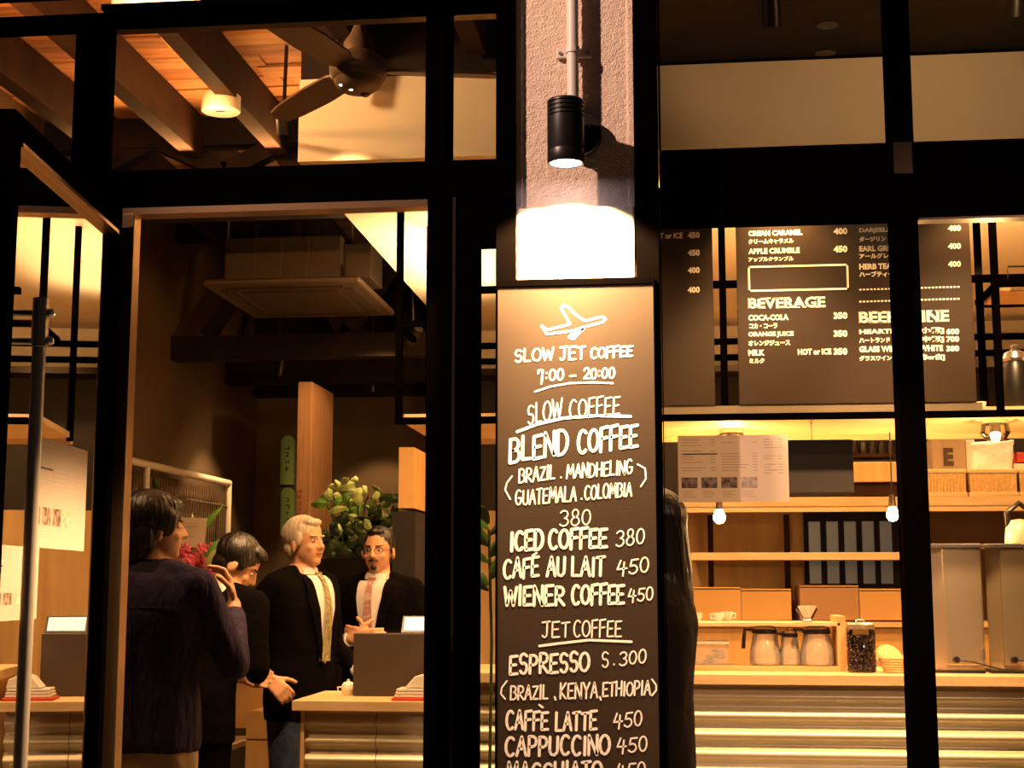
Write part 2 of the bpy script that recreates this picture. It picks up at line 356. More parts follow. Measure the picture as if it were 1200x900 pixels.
# trusses: bottom chord, top chord and V struts
def truss(name, y, z0, z1, x0, x1, dx):
    t = setting(name)
    MB().box(x0, x1, y - 0.06, y + 0.06, z0, z1).build('bottom_chord', BEAMD, t)
    MB().box(x0, x1, y - 0.05, y + 0.05, CEIL - 0.16, CEIL - 0.02).build('top_chord', BEAMD, t)
    x = x0 + 0.2; s = 1
    while x + dx < x1:
        a, b = (z1, CEIL - 0.12) if s > 0 else (CEIL - 0.12, z1)
        MB().bar((x, y, a), (x + dx, y, b), 0.08, 0.08).build('strut', BEAMD, t); x += dx; s = -s
truss('trim_2', 2.42, 3.10, 3.32, -2.95, -1.42, 0.34)
truss('trim_3', 4.25, 2.72, 2.86, -2.95, -1.42, 0.42)
truss('trim_11', 5.3, 2.72, 2.86, -2.95, -1.42, 0.42)
# bulkhead over the bar
bh = setting('trim_4')
MB().box(-1.41, 2.6, 1.24, 1.30, 3.0, 3.325).build('face_board', WHITEPAINT, bh)
MB().box(-1.41, 2.6, 1.30, YW, 3.0, 3.06).build('soffit_board', WHITEPAINT, bh)
MB().box(-1.41, 2.6, 1.26, YW, 3.325, 3.56).build('dark_loft_front', BEAMD, bh)
# dark boxed ceiling over the right-hand window
MB().box(-0.1, 2.6, 0.5, 1.24, 3.335, 3.38).build('dark_ceiling_panel', BEAMD, bh)

# ------------------------------------------------------------------ facade
D = 0.07
def post(name, x0, x1, z0, z1, y0=0.0, y1=D, m=BLACK):
    return struct(name, MB().box(x0, x1, y0, y1, z0, z1), m, bevel=0.003)
post('trim_5', -1.763, -1.668, 0, 3.1)                       # corner post left of the door
post('trim_6', -0.693, -0.637, 2.605, 3.4)                   # post above transom
post('trim_7', -0.693, -0.545, 0, 2.50)                      # double post right of the doorway
struct('trim_12', MB().box(-0.618, -0.610, -0.008, 0.0, 0, 2.50), BRONZE)  # bronze strip stands in for a thin highlight down the double post
post('trim_8', 0.610, 0.672, 2.62, 3.6, 0.0, 0.055)
post('trim_9', 0.604, 0.677, 0, 2.404, -0.005, 0.065)
struct('trim_10', MB().box(0.618, 0.668, -0.005, 0.01, 2.53, 2.62), BRONZE)
# transoms and headers
tl = setting('trim_13')
MB().box(-2.6, -0.48, 0.0, D, 2.50, 2.605).build('transom', BLACK, tl, bevel=0.003)
MB().box(-1.668, -0.693, 0.0, 0.06, 2.478, 2.498).build('door_head', GOLD, tl)
MB().box(-2.6, -0.48, 0.0, D, 3.068, 3.105).build('header', BLACK, tl, bevel=0.003)
MB().box(-1.66, -0.50, 0.02, 0.06, 3.055, 3.068).build('header_bead', BRONZE, tl)
tr = setting('trim_14')
MB().box(-0.03, 2.2, 0.0, 0.06, 2.404, 2.62).build('transom', BLACK, tr, bevel=0.003)
MB().box(0.68, 2.2, 0.0, 0.05, 2.398, 2.404).build('transom_bead', BRONZE, tr)
MB().box(-0.03, 2.2, 0.0, D, 3.12, 3.2).build('header', BLACK, tr)
MB().box(-0.03, 2.2, 0.0, D, 0.0, 0.12).build('sill', BLACK, tr)
struct('trim_15', MB().box(-1.66, -0.49, 0.0, 0.02, 3.107, 3.3), PLASTER)     # pale soffit edge over the door
struct('wall_front', MB().box(-5, 5, 0.02, 0.12, 3.2, 4.2), BLACK)
MB().box(-1.66, -0.5, -0.075, -0.0, 3.082, 3.098).build('added_light_channel', BLACK, tl)  # channel invented to carry the added strip light
struct('wall_front_left', MB().box(-5, -2.6, 0.0, 0.12, 0, 3.13), BLACK)
# jamb of the doorway
jb = setting('trim_16')
MB().box(-1.600, -1.562, -0.004, 0.05, 0, 2.48).build('jamb_face', GOLD, jb, bevel=0.002)
MB().box(-1.668, -1.600, 0.0, D, 0, 2.50).build('jamb_core', BLACK, jb)
# window panes
def window(name, x0, x1, z0, z1, f=0.012, yy=0.03, bead=True):
    wn = setting(name)
    g = MB().add([(x0, yy, z0), (x1, yy, z0), (x1, yy, z1), (x0, yy, z1)], [(0, 1, 2, 3)]).build('pane', GLASS, wn)
    if bead:
        b = MB()
        for q in ((x0, x0 + f, z0, z1), (x1 - f, x1, z0, z1), (x0, x1, z0, z0 + f), (x0, x1, z1 - f, z1)):
            b.box(q[0], q[1], yy - 0.01, yy + 0.012, q[2], q[3])
        b.build('glazing_bead', BLACK, wn)
    return wn
window('window_1', -1.668, -0.693, 2.605, 3.068)
window('window_2', -0.637, -0.48, 2.605, 3.068)
window('window_3', -0.545, -0.44, 0.0, 2.36, 0.004)
struct('trim_17', MB().box(-0.545, -0.44, 0.0, 0.05, 2.36, 2.50), BLACK)
window('window_4', -2.6, -1.763, 2.605, 3.068)
window('window_5', -2.6, -1.763, 0.0, 2.50)
window('window_6', -0.03, 0.610, 2.62, 3.12, 0.006)
window('window_7', 0.672, 2.2, 2.62, 3.12, 0.006)
window('window_8', -0.03, 0.604, 0.12, 2.404, 0.003)
window('window_9', 0.677, 2.2, 0.12, 2.404, 0.003)

# open glass door, swung out towards the street
LA = R(6.6); H = Vector((-1.604, -0.04, 0.0))
ld = Vector((math.sin(LA), -math.cos(LA), 0)); ln = Vector((math.cos(LA), math.sin(LA), 0))
dr = setting('door_1', H)
def leafbox(s0, s1, z0, z1, t0=-0.02, t1=0.02):
    P = lambda s, t, z: H + ld * s + ln * t + Vector((0, 0, z))
    return MB().hexa([P(s0, t0, z0), P(s1, t0, z0), P(s1, t1, z0), P(s0, t1, z0)], [P(s0, t0, z1), P(s1, t0, z1), P(s1, t1, z1), P(s0, t1, z1)])
LW = 0.93; LT = 2.475; GT = 2.41
leafbox(0.0, 0.045, 0.02, LT).build('hinge_stile', BLACK, dr, bevel=0.002)
leafbox(LW - 0.05, LW, 0.02, LT).build('lock_stile', BLACK, dr, bevel=0.002)
leafbox(0.045, LW - 0.05, GT, LT).build('top_rail', BLACK, dr, bevel=0.002)
leafbox(0.045, LW - 0.05, 0.02, 0.14).build('bottom_rail', BLACK, dr, bevel=0.002)
leafbox(0.045, LW - 0.05, GT - 0.010, GT, -0.02, 0.024).build('glazing_trim', GOLD, dr)
P = lambda s, t, z: H + ld * s + ln * t + Vector((0, 0, z))
MB().add([P(0.045, 0, 0.14), P(LW - 0.05, 0, 0.14), P(LW - 0.05, 0, GT), P(0.045, 0, GT)], [(0, 1, 2, 3)]).build('pane', DGLASS, dr)
# pull handles, inside and outside
for sgn in (1, -1):
    hb = P(LW - 0.10, sgn * 0.065, 0)
    h = MB().cyl(hb + Vector((0, 0, 0.35)), hb + Vector((0, 0, 2.03)), 0.0155, n=20).build('pull_handle', HANDLE, dr, smooth=True)
    MB().cyl(hb + Vector((0, 0, 1.94)), hb + Vector((0, 0, 2.055)), 0.019, n=20).build('sleeve', STEEL, h, smooth=True, bevel=0.002)
    for z in (2.02, 1.955):
        q = P(LW - 0.10, 0, z); e = P(LW - 0.10, sgn * 0.088, z)
        b = MB().cyl(q, e, 0.008, n=12); b.ell(e, (0.011,) * 3, 12, 8); b.build('stand_off', CHROME, h, smooth=True)

# pillar between door and bar window
pl = setting('pillar_wall') ; pl['kind'] = 'structure'
PX0, PX1 = -0.425, -0.098
def stucco_panel():
    nx, nz = 70, 240; z0, z1 = 2.425, 3.25; vs = []; fs = []
    for j in range(nz + 1):
        for i in range(nx + 1):
            x = PX0 + (PX1 - PX0) * i / nx; z = z0 + (z1 - z0) * j / nz
            e = min(i, nx - i) / nx; f = 0 if e < 0.055 else 1
            n = noise.noise(Vector((x * 85, 3, z * 85))) * 0.0014 + noise.noise(Vector((x * 170, 9, z * 170))) * 0.0014
            vs.append((x, -0.1 - n * f - (0.004 * (1 - f)), z))
    for j in range(nz):
        for i in range(nx): a = j * (nx + 1) + i; fs.append((a, a + 1, a + nx + 2, a + nx + 1))
    return MB().add(vs, fs)
stucco_panel().build('stucco_face', STUCCO, pl, smooth=True)
MB().box(PX0, PX1, -0.09, 0.05, 2.3, 3.25).build('core', STUCCO, pl)
MB().box(PX0, PX1, -0.118, -0.06, 1.2, 2.432).build('smooth_block', PLASTER, pl, bevel=0.006)
for x0, x1 in ((-0.48, -0.425), (-0.094, -0.032)):
    MB().box(x0, x1, -0.125, 0.06, 0, 3.25).build('steel_post', BLACK, pl, bevel=0.002)

# pipe and its clamp, wall lamp
LX = at(671, 60, -0.14).x
cp = thing('conduit_pipe', (LX, -0.14, 2.75), 'white painted pipe running down the stucco into the black wall lamp', 'pipe')
MB().cyl((LX, -0.14, 2.72), (LX, -0.14, 3.6), 0.0165, n=20).build('pipe', PIPE, cp, smooth=True)
zc = at(671, 60, -0.13).z
c = MB().box(LX - 0.047, LX + 0.05, -0.115, -0.102, zc - 0.013, zc + 0.013).build('clamp_plate', PIPE, cp, bevel=0.002)
MB().cyl((LX, -0.14, zc - 0.010), (LX, -0.14, zc + 0.008), 0.0195, n=20).build('saddle', PIPE, cp, smooth=True)
for dx in (-0.036, 0.038): MB().cyl((LX + dx, -0.115, zc), (LX + dx, -0.119, zc), 0.005, n=10).build('screw', STEEL, c, smooth=True)
lp = at(663, 155, -0.225)
wl = thing('wall_lamp', lp, 'black cylinder wall lamp on the stucco pillar pointing down', 'lamp')
z1 = at(663, 118, -0.225).z; z0 = at(663, 192, -0.225).z; r = 0.050
prof = [(r * 0.96, z0), (r, z0 + 0.004), (r, z0 + 0.034), (r * 0.985, z0 + 0.036), (r, z0 + 0.038)]
for kk in range(4): zz = z1 - 0.05 + kk * 0.012; prof += [(r, zz), (r * 0.93, zz + 0.002), (r * 0.93, zz + 0.004), (r, zz + 0.006)]
prof += [(r, z1 - 0.004), (r * 0.94, z1), (0, z1)]
prof = [(r * 0.86, z0 + 0.03), (r * 0.86, z0), ] + prof
MB().lathe([(a, b) for a, b in prof], (lp.x, lp.y, 0), 36).build('housing', LAMPBLACK, wl, smooth=True)
MB().cyl((lp.x, lp.y, z0 + 0.003), (lp.x, lp.y, z0 + 0.010), r * 0.84, n=32).build('lens', LENSW, wl)
bc = at(679, 158, -0.12)
MB().cyl((bc.x, -0.102, bc.z), (bc.x, -0.135, bc.z), 0.062, n=40).build('back_plate', LAMPBLACK, wl, smooth=True, bevel=0.003)
MB().cyl((lp.x + 0.01, -0.13, lp.z), (lp.x, lp.y, lp.z), 0.02, n=16).build('arm', LAMPBLACK, wl, smooth=True)
MB().cyl((bc.x + 0.03, -0.134, bc.z + 0.02), (bc.x + 0.03, -0.139, bc.z + 0.02), 0.005, n=10).build('screw', STEEL, wl)
light('SPOT', 'wall_lamp_beam', (lp.x, lp.y - 0.01, z0 - 0.004), 500, (1.0, 0.62, 0.28), (lp.x, lp.y + 0.02, 0), 0.035, 120, 0.25)
# ------------------------------------------------------------------ handwriting: a stroke font
def arc(cx, cy, rx, ry, a0, a1, n=10):
    return [(cx + rx * math.cos(R(a0 + (a1 - a0) * i / n)), cy + ry * math.sin(R(a0 + (a1 - a0) * i / n))) for i in range(n + 1)]
SF = {
 'A': ([[(0, 0), (.5, 1), (1, 0)], [(.18, .36), (.85, .36)]], .62),
 'B': ([[(.05, 1), (.05, 0)], [(.05, 1)] + arc(.45, .76, .42, .24, 80, -90, 7) + [(.05, .5)] + arc(.5, .26, .48, .26, 80, -90, 7) + [(.05, 0)]], .6),
 'C': ([arc(.55, .5, .5, .5, 50, 310, 14)], .62),
 'D': ([[(.05, 1), (.05, 0)], [(.05, 1)] + arc(.3, .5, .68, .5, 80, -80, 10) + [(.05, 0)]], .62),
 'E': ([[(.95, 1), (.08, .97), (.08, 0), (1, .02)], [(.08, .5), (.8, .52)]], .55),
 'F': ([[(.98, 1), (.1, .95), (.1, -.05)], [(.1, .5), (.85, .54)]], .54),
 'G': ([arc(.5, .5, .48, .5, 50, 330, 12) + [(.95, .45), (.5, .45)]], .65),
 'H': ([[(.05, 1), (.05, 0)], [(.92, 1), (.92, 0)], [(.05, .5), (.92, .5)]], .6),
 'I': ([[(.5, 1), (.5, 0)]], .2),
 'J': ([[(.1, .95), (1, 1)], [(.68, 1), (.68, .3)] + arc(.4, .25, .28, .25, 0, -150, 8)], .6),
 'K': ([[(.08, 1), (.08, 0)], [(.9, 1), (.1, .45), (.95, 0)]], .58),
 'L': ([[(.08, 1), (.08, .02), (.95, .02)]], .52),
 'M': ([[(0, 0), (.14, 1), (.5, .3), (.86, 1), (1, 0)]], .75),
 'N': ([[(.05, 0), (.05, 1), (.92, 0), (.92, 1)]], .62),
 'O': ([arc(.5, .5, .5, .5, 100, 460, 18)], .64),
 'P': ([[(.08, 1), (.08, 0)], [(.08, 1)] + arc(.45, .73, .48, .27, 80, -90, 8) + [(.08, .46)]], .56),
 'R': ([[(.08, 1), (.08, 0)], [(.08, 1)] + arc(.45, .75, .45, .25, 80, -90, 8) + [(.15, .5), (.98, 0)]], .6),
 'S': ([[(.9, .88)] + arc(.48, .74, .4, .26, 50, 250, 9) + arc(.5, .27, .42, .27, 80, -150, 9)], .56),
 'T': ([[(0, .95), (1, 1)], [(.5, .98), (.5, 0)]], .55),
 'U': ([[(.05, 1), (.05, .3)] + arc(.48, .3, .43, .3, 180, 360, 9) + [(.91, 1)]], .6),
 'W': ([[(0, 1), (.22, 0), (.5, .8), (.76, 0), (1, 1)]], .8),
 'Y': ([[(0, 1), (.5, .5), (1, 1)], [(.5, .5), (.5, 0)]], .58),
 'Z': ([[(.02, .95), (.95, .97), (.05, .03), (1, .03)]], .55),
 'V': ([[(0, 1), (.5, 0), (1, 1)]], .6),
 '0': ([arc(.5, .5, .46, .5, 90, 450, 16)], .56),
 '2': ([arc(.48, .7, .44, .3, 170, -30, 8) + [(.05, .02), (1, .02)]], .55),
 '3': ([arc(.45, .75, .45, .25, 150, -80, 8) + arc(.45, .25, .5, .26, 80, -150, 9)], .55),
 '4': ([[(.35, 1), (.02, .4), (1, .42)], [(.72, .85), (.62, -.1)]], .62),
 '5': ([[(.15, .55), (.28, .98)], [(.28, .98), (1, 1)], [(.15, .55)] + arc(.45, .3, .48, .3, 80, -150, 9)], .58),
 '7': ([[(.05, .7), (.08, .98), (.85, .95), (.7, -.25)]], .5),
 '8': ([arc(.5, .76, .34, .24, -90, 270, 12), arc(.5, .26, .45, .26, 90, 450, 12)], .56),
 '.': ([[(.5, 0), (.5, .05)]], .3), ',': ([[(.5, .1), (.7, -.12)]], .3), '-': ([[(0, .45), (1, .48)]], .45),
 ':': ([[(.5, .22), (.5, .27)], [(.5, .68), (.5, .73)]], .25), ' ': ([], .4),
}
def ribbon(mb, pts, wd, Y, px2):         # pts in photo pixels on the board plane, drawn as a flat felt-pen line
    P = [px2(*p) for p in pts]
    for i, p in enumerate(P):            # round pen dots at the joints
        mb.add([(p[0] + wd / 2 * math.cos(t), Y - 0.0002 * (i % 2), p[1] + wd / 2 * math.sin(t)) for t in [2 * math.pi * k / 8 for k in range(8)]], [tuple(range(8))])
    for i in range(len(P) - 1):
        a, b = Vector((P[i][0], P[i][1])), Vector((P[i + 1][0], P[i + 1][1])); d = b - a
        if d.length < 1e-6: continue
        n = Vector((-d.y, d.x)).normalized() * wd / 2
        mb.add([(q.x, Y - 0.0001, q.y) for q in (a - n, a + n, b + n, b - n)], [(0, 1, 2, 3)])
BY = -0.145
S0 = 4.0 / F
def b2(px, py): v = at(px, py, BY); return (v.x, v.z)
def write(text, x0, x1, yb0, yb1, h, wpx, name='lettering', parent=None, jit=0.05):
    """text between x0..x1, baseline from yb0 to yb1, letter height h, all in photo pixels on the board"""
    adv = [SF[c][1] + 0.14 for c in text]; tot = sum(adv) - 0.14; sc = (x1 - x0) / tot; mb = MB(); x = x0; q = random.Random(text)
    for c, a in zip(text, adv):
        wl = SF[c][1] * sc; hh = h * (1 + q.uniform(-jit, jit)); oy = q.uniform(-jit, jit) * h * 0.5
        for st in SF[c][0]:
            pts = []
            for u, v in st:
                X = x + u * wl + v * 0.6; yb = yb0 + (yb1 - yb0) * (X - x0) / max(1, x1 - x0)
                pts.append((X, yb + oy - v * hh))
            ribbon(mb, pts, wpx * 0.00226, BY - 0.0004, b2)
        x += a * sc
    return mb.build(name, CHALK, parent)
def stroke(pts, wpx, parent, name='underline'):
    mb = MB(); ribbon(mb, pts, wpx * 0.00226, BY - 0.0004, b2); return mb.build(name, CHALK, parent)
bx0 = at(583, 600, BY).x; bx1 = at(768, 600, BY).x + 0.002; bz1 = at(674, 334, BY).z
cb = thing('chalkboard', ((bx0 + bx1) / 2, BY, 0.35), 'tall narrow blackboard with handwritten white coffee prices on the pillar', 'sign')
MB().box(bx0, bx1, BY, -0.126, 0.35, bz1).build('board', CHALKB, cb)
f = MB().box(bx0 - 0.002, bx1 + 0.003, BY - 0.003, -0.126, bz1 - 0.001, bz1 + 0.018).build('top_frame', BLACK, cb, bevel=0.001)
MB().box(bx1, bx1 + 0.004, BY - 0.003, -0.126, 0.35, bz1).build('side_frame', BLACK, cb)
MB().box(bx0 - 0.003, bx0, BY - 0.003, -0.126, 0.35, bz1).build('side_frame', BLACK, cb)
k = 5.625
pl_ = lambda pts: [(575 + a / k, 340 + b / k) for a, b in pts]
stroke(pl_([(335, 235), (372, 290), (540, 268), (625, 240), (738, 212), (756, 190), (735, 174), (620, 203), (560, 160), (510, 112), (482, 100), (463, 120), (500, 180), (522, 225), (375, 262), (335, 235)]), 2.9, cb, 'aeroplane_drawing')
stroke(pl_([(545, 270), (518, 312), (545, 322), (580, 285), (615, 252), (540, 300)]), 2.9, cb, 'aeroplane_drawing')
W = lambda *a: write(*a, parent=cb)
W('SLOW', 603, 648, 424, 422, 14, 2.3); W('JET', 655, 685, 422, 420, 15, 2.4); W('COFFEE', 692, 741, 420, 417, 12, 2.4)
W('7:00', 630, 660, 447, 445, 13, 2.2); W('-', 668, 674, 446, 446, 12, 2.6); W('20:00', 684, 720, 444, 443, 12, 2.2)
stroke([(627, 459), (645, 453), (668, 449), (695, 448), (718, 449)], 2.2, cb)
W('SLOW', 618, 658, 497, 490, 22, 1.9); W('COFFEE', 667, 726, 490, 485, 21, 1.9)
stroke([(606, 506), (630, 497), (660, 490), (700, 487), (739, 488)], 3.4, cb)
W('BLEND', 597, 665, 542, 531, 28, 3.8); W('COFFEE', 677, 747, 531, 523, 26, 3.8)
W('BRAZIL', 608, 650, 566, 561, 16, 2.2); W('.', 655, 660, 560, 560, 12, 2.4); W('MANDHELING', 664, 741, 561, 555, 16, 2.1)
stroke([(600, 558), (594, 566), (592, 574), (598, 585)], 1.9, cb, 'bracket'); stroke([(747, 544), (756, 549), (757, 561), (751, 570)], 1.9, cb, 'bracket')
W('GUATEMALA', 604, 675, 592, 587, 17, 2.1); W('.', 679, 684, 585, 585, 12, 2.4); W('COLOMBIA', 685, 740, 586, 581, 16, 2.1)
W('380', 656, 692, 617, 614, 18, 1.7)
W('ICED', 598, 636, 646, 643, 22, 4.0); W('COFFEE', 643, 711, 643, 641, 22, 3.8); W('380', 722, 755, 641, 636, 18, 1.8)
W('CAFE', 590, 631, 678, 675, 22, 3.4); stroke([(624, 651), (629, 648)], 2.4, cb, 'accent'); W('AU', 641, 662, 675, 674, 22, 3.4); W('LAIT', 670, 708, 675, 675, 22, 3.4); W('450', 723, 760, 674, 670, 17, 1.9)
W('WIENER', 591, 661, 709, 709, 22, 3.6); W('COFFEE', 670, 731, 708, 707, 22, 3.6); W('450', 736, 765, 705, 703, 15, 1.8)
W('JET', 634, 667, 747, 746, 18, 1.9); W('COFFEE', 672, 728, 746, 746, 19, 1.9)
stroke([(632, 757), (655, 754), (690, 750), (740, 752)], 2.8, cb)
W('ESPRESSO', 597, 690, 790, 786, 22, 3.3); W('S', 705, 713, 782, 782, 17, 1.8); W('.', 717, 722, 779, 779, 12, 2); W('300', 726, 757, 780, 776, 15, 1.9)
stroke([(594, 798), (588, 806), (587, 813), (592, 819)], 1.9, cb, 'bracket'); W('BRAZIL', 598, 642, 820, 819, 16, 2.1); W(',', 647, 653, 818, 818, 14, 2.2); W('KENYA', 656, 700, 819, 818, 18, 2.1)
W(',', 700, 706, 818, 818, 14, 2.2); W('ETHIOPIA', 706, 762, 816, 814, 16, 2.1); stroke([(764, 796), (769, 803), (769, 809), (764, 815)], 1.9, cb, 'bracket')
W('CAFFE', 593, 642, 855, 855, 21, 3.2); stroke([(632, 826), (636, 829)], 2.4, cb, 'accent'); W('LATTE', 651, 699, 856, 855, 21, 3.2); W('450', 719, 752, 853, 850, 17, 1.9)
W('CAPPUCCINO', 592, 714, 886, 884, 22, 3.4); W('450', 723, 758, 882, 880, 17, 1.9)
W('MACCHIATO', 594, 705, 915, 914, 21, 3.4); W('450', 722, 756, 912, 910, 17, 1.9)

# ------------------------------------------------------------------ printed text
def text_raw(s, bold=0.0):
    cu = bpy.data.curves.new('t', 'FONT'); cu.body = s; cu.size = 1.0; cu.offset = bold; cu.resolution_u = 2
    o = bpy.data.objects.new('t', cu); C.objects.link(o)
    dg = bpy.context.evaluated_depsgraph_get(); dg.update()
    me = bpy.data.meshes.new_from_object(o.evaluated_get(dg))
    vs = [v.co.copy() for v in me.vertices]; fs = [tuple(p.vertices) for p in me.polygons]
    bpy.data.objects.remove(o); bpy.data.curves.remove(cu); bpy.data.meshes.remove(me); return vs, fs
PRN = [None]
def printed(mb, s, x0, x1, yt, yb, Y, bold=0.02):      # fits the words into photo pixels x0..x1, yt..yb on the plane y=Y
    vs, fs = text_raw(s, bold)
    if not vs: return
    a0 = min(v.x for v in vs); a1 = max(v.x for v in vs); c0 = min(v.y for v in vs); c1 = max(v.y for v in vs)
    p = at(x0, yb, Y); q = at(x1, yt - (x1 - x0) * 0.02, Y)
    if mb is None: mb_ = MB()
    else: mb_ = mb
    mb_.add([(p.x + (v.x - a0) / (a1 - a0) * (q.x - p.x), Y, p.z + (v.y - c0) / (c1 - c0) * (q.z - p.z)) for v in vs], fs)
    if mb is None: mb_.build('printed_line', MENUT, PRN[0])
SLAB = {'B', 'E', 'R', 'I', 'N', 'V', 'A', 'W'}
def slab(mb, s, x0, x1, yt, yb, Y):                      # heavy slab-serif heading
    vs, fs = text_raw(s, 0.035)
    printed(mb, s, x0, x1, yt, yb, Y, 0.035)
    n = len(s); p = at(x0, yb, Y); q = at(x1, yt - (x1 - x0) * 0.02, Y); h = q.z - p.z; cw = (q.x - p.x) / n
    for i, ch in enumerate(s):
        if ch not in 'BERINAVW': continue
        x = p.x + cw * (i + 0.12)
        for z in ((p.z + h * 0.06, q.z - h * 0.06) if ch not in 'VWA' else ((q.z - h * 0.06,) if ch in 'VW' else (p.z + h * 0.06,))):
            mb.add([(x - cw * 0.16, Y, z - h * 0.06), (x + cw * 0.24, Y, z - h * 0.06), (x + cw * 0.24, Y, z + h * 0.06), (x - cw * 0.16, Y, z + h * 0.06)], [(0, 1, 2, 3)])
            if ch in 'NAVW':
                x2 = x + cw * 0.66
                mb.add([(x2 - cw * 0.16, Y, z - h * 0.06), (x2 + cw * 0.24, Y, z - h * 0.06), (x2 + cw * 0.24, Y, z + h * 0.06), (x2 - cw * 0.16, Y, z + h * 0.06)], [(0, 1, 2, 3)])

# steel frame hung over the bar, carrying menu boards and a wooden shelf
FY = 1.6
fx0 = at(468, 400, FY).x; fx1 = at(1168, 380, FY).x
fr = thing('hanging_steel_frame', (0.1, FY, 2.03), 'black steel frame hanging over the bar with a timber shelf along its bottom', 'rack')
for x, yy in ((fx0, FY), (fx0, 2.3), (at(848, 400, FY).x, FY), (fx1, FY), (fx1 + 0.01, 1.93), (2.3, FY)):
    MB().bar((x, yy, 2.03), (x, yy, 3.0), 0.026, 0.026).build('post', BLACK, fr)
for x0, x1, z in ((fx0, 2.3, 2.03), (fx1, 2.3, 2.53)):
    MB().box(x0, x1, FY - 0.015, FY + 0.015, z - 0.002, z + 0.024).build('front_rail', BLACK, fr)
for z in (2.03, 2.42):
    MB().box(fx0, fx0 + 0.12, FY - 0.012, FY + 0.012, z - 0.002, z + 0.022).build('end_rail', BLACK, fr)
for z, x in ((2.53, fx1), (2.53, 2.3), (2.42, fx0)):
    MB().bar((x, FY, z), (x, 1.93, z), 0.02, 0.02).build('side_rail', BLACK, fr)
MB().box(fx1, 2.3, 1.92, 1.94, 2.51, 2.54).build('back_rail', BLACK, fr)
MB().box(fx1 + 0.02, 2.28, 1.63, 1.9, 2.515, 2.53).build('upper_shelf', SHELFWOOD, fr)
MB().tube([(fx1 + 0.05, FY, 2.54), (fx1 + 0.05, FY, 2.605), (2.2, FY, 2.605)], 0.004, 6).build('guard_rail', BRONZE, fr)
MB().box(fx0, 2.3, FY + 0.016, 2.36, 2.045, 2.07).build('timber_shelf', SHELFWOOD, fr)
MB().box(fx0, 2.3, 2.36, 2.375, 2.022, 2.07).build('shelf_lip', TOPWOOD, fr)
MB().box(at(764, 470, FY).x, at(1150, 470, FY).x, FY - 0.02, FY + 0.0, 2.052, 2.082).build('ledge', STEEL, fr)
MB().box(0.25 - 1.2, 0.25 + 1.2, 1.76, 1.80, 2.585, 2.61).build('added_uplight_channel', BLACK, fr)  # channel made up to carry the added uplight

MY = 1.575
def mboard(x0, x1, label, dx=None):
    a = at(x0, 400, MY).x; b = at(x1, 400, MY).x
    t = thing('menu_board', ((a + b) / 2, MY, 2.09), label, 'menu', 'menu boards above the bar')
    MB().box(a, b, MY, MY + 0.018, 2.084, 2.95).build('panel', MENUB, t, bevel=0.002); return t
ml = mboard(765, 837, 'narrow black menu board just right of the pillar showing only prices')
mr = mboard(865, 1142, 'wide black menu board with beverage, beer and wine lists')
TY = MY - 0.0015
PRN[0] = ml
printed(None, 'T or ICE', 773, 800, 273, 280, TY, 0.03)
for yv, s in ((272, '450'), (292.5, '450'), (313, '400'), (336, '400')): printed(None, s, 806, 820, yv, yv + 7.5, TY, 0.05)
PRN[0] = mr
for s, x0, x1, yt, yb in (
    ('CREAM CARAMEL', 877, 940, 270, 277), ('400', 977, 993, 267, 275), ('クリームキャラメル', 877, 930, 280, 286.5),
    ('APPLE CRUMBLE', 877, 937, 291, 298), ('450', 977, 993, 288, 296), ('アップルクランブル', 877, 930, 301, 307),
    ('COCA-COLA', 877, 924, 369, 376), ('350', 977, 993, 366, 374), ('コカ・コーラ', 878, 911, 379, 385.5),
    ('ORANGE JUICE', 877, 930, 389, 396), ('350', 977, 993, 387, 395), ('オレンジジュース', 877, 926, 399, 405.5),
    ('MILK', 877, 896, 410, 417), ('HOT or ICE', 935, 974, 409, 416), ('350', 977, 993, 408, 416), ('ミルク', 878, 896, 420, 426),
    ('DARJEELING', 1007, 1054, 267, 274), ('ダージリン', 1007, 1038, 277, 283.5), ('EARL GREY', 1007, 1050, 288, 295), ('アールグレイ', 1007, 1048, 297, 303.5),
    ('HERB TEA', 1007, 1045, 309, 316), ('ハーブティー', 1007, 1047, 318, 325), ('400', 1111, 1126, 264, 271), ('400', 1111, 1126, 285, 292), ('400', 1111, 1126, 306, 313),
    ('HEARTLAND[小瓶]', 1007, 1106, 385, 393), ('600', 1109, 1124, 385, 392), ('ハートランド', 1007, 1043, 396, 402), ('[中瓶]', 1076, 1106, 394, 402), ('700', 1109, 1124, 394, 401),
    ('GLASS WINE  RED/WHITE', 1007, 1105, 406, 413), ('380', 1109, 1124, 405, 412), ('グラスワイン', 1007, 1045, 417, 423), ('[赤or白]', 1076, 1107, 415, 423)):
    if x1 > 1060: yt += 0.0; yb += 0.0
    printed(None, s, x0, x1, yt, yb, TY, 0.05)
for yv in (339.5, 353.5):
    mb = MB()
    for i in range(28):
        x = 1007 + i * 4.25; p = at(x, yv + 1 - 0.03 * (x - 1007), TY); q = at(x + 2.6, yv - 1 - 0.03 * (x - 1007), TY)
        mb.add([(p.x, TY, p.z), (q.x, TY, p.z), (q.x, TY, q.z), (p.x, TY, q.z)], [(0, 1, 2, 3)])
    mb.build('dashed_line', MENUT, mr)
for a_ in (('BEVERAGE', 877, 967, 349, 362), ('BEER/WINE', 1007, 1112, 365, 379)):
    mb = MB(); slab(mb, *a_, TY); mb.build('printed_heading', MENUT, mr)
a = at(877, 342, TY); b = at(994, 309, TY); t_ = 0.0075; mb = MB()
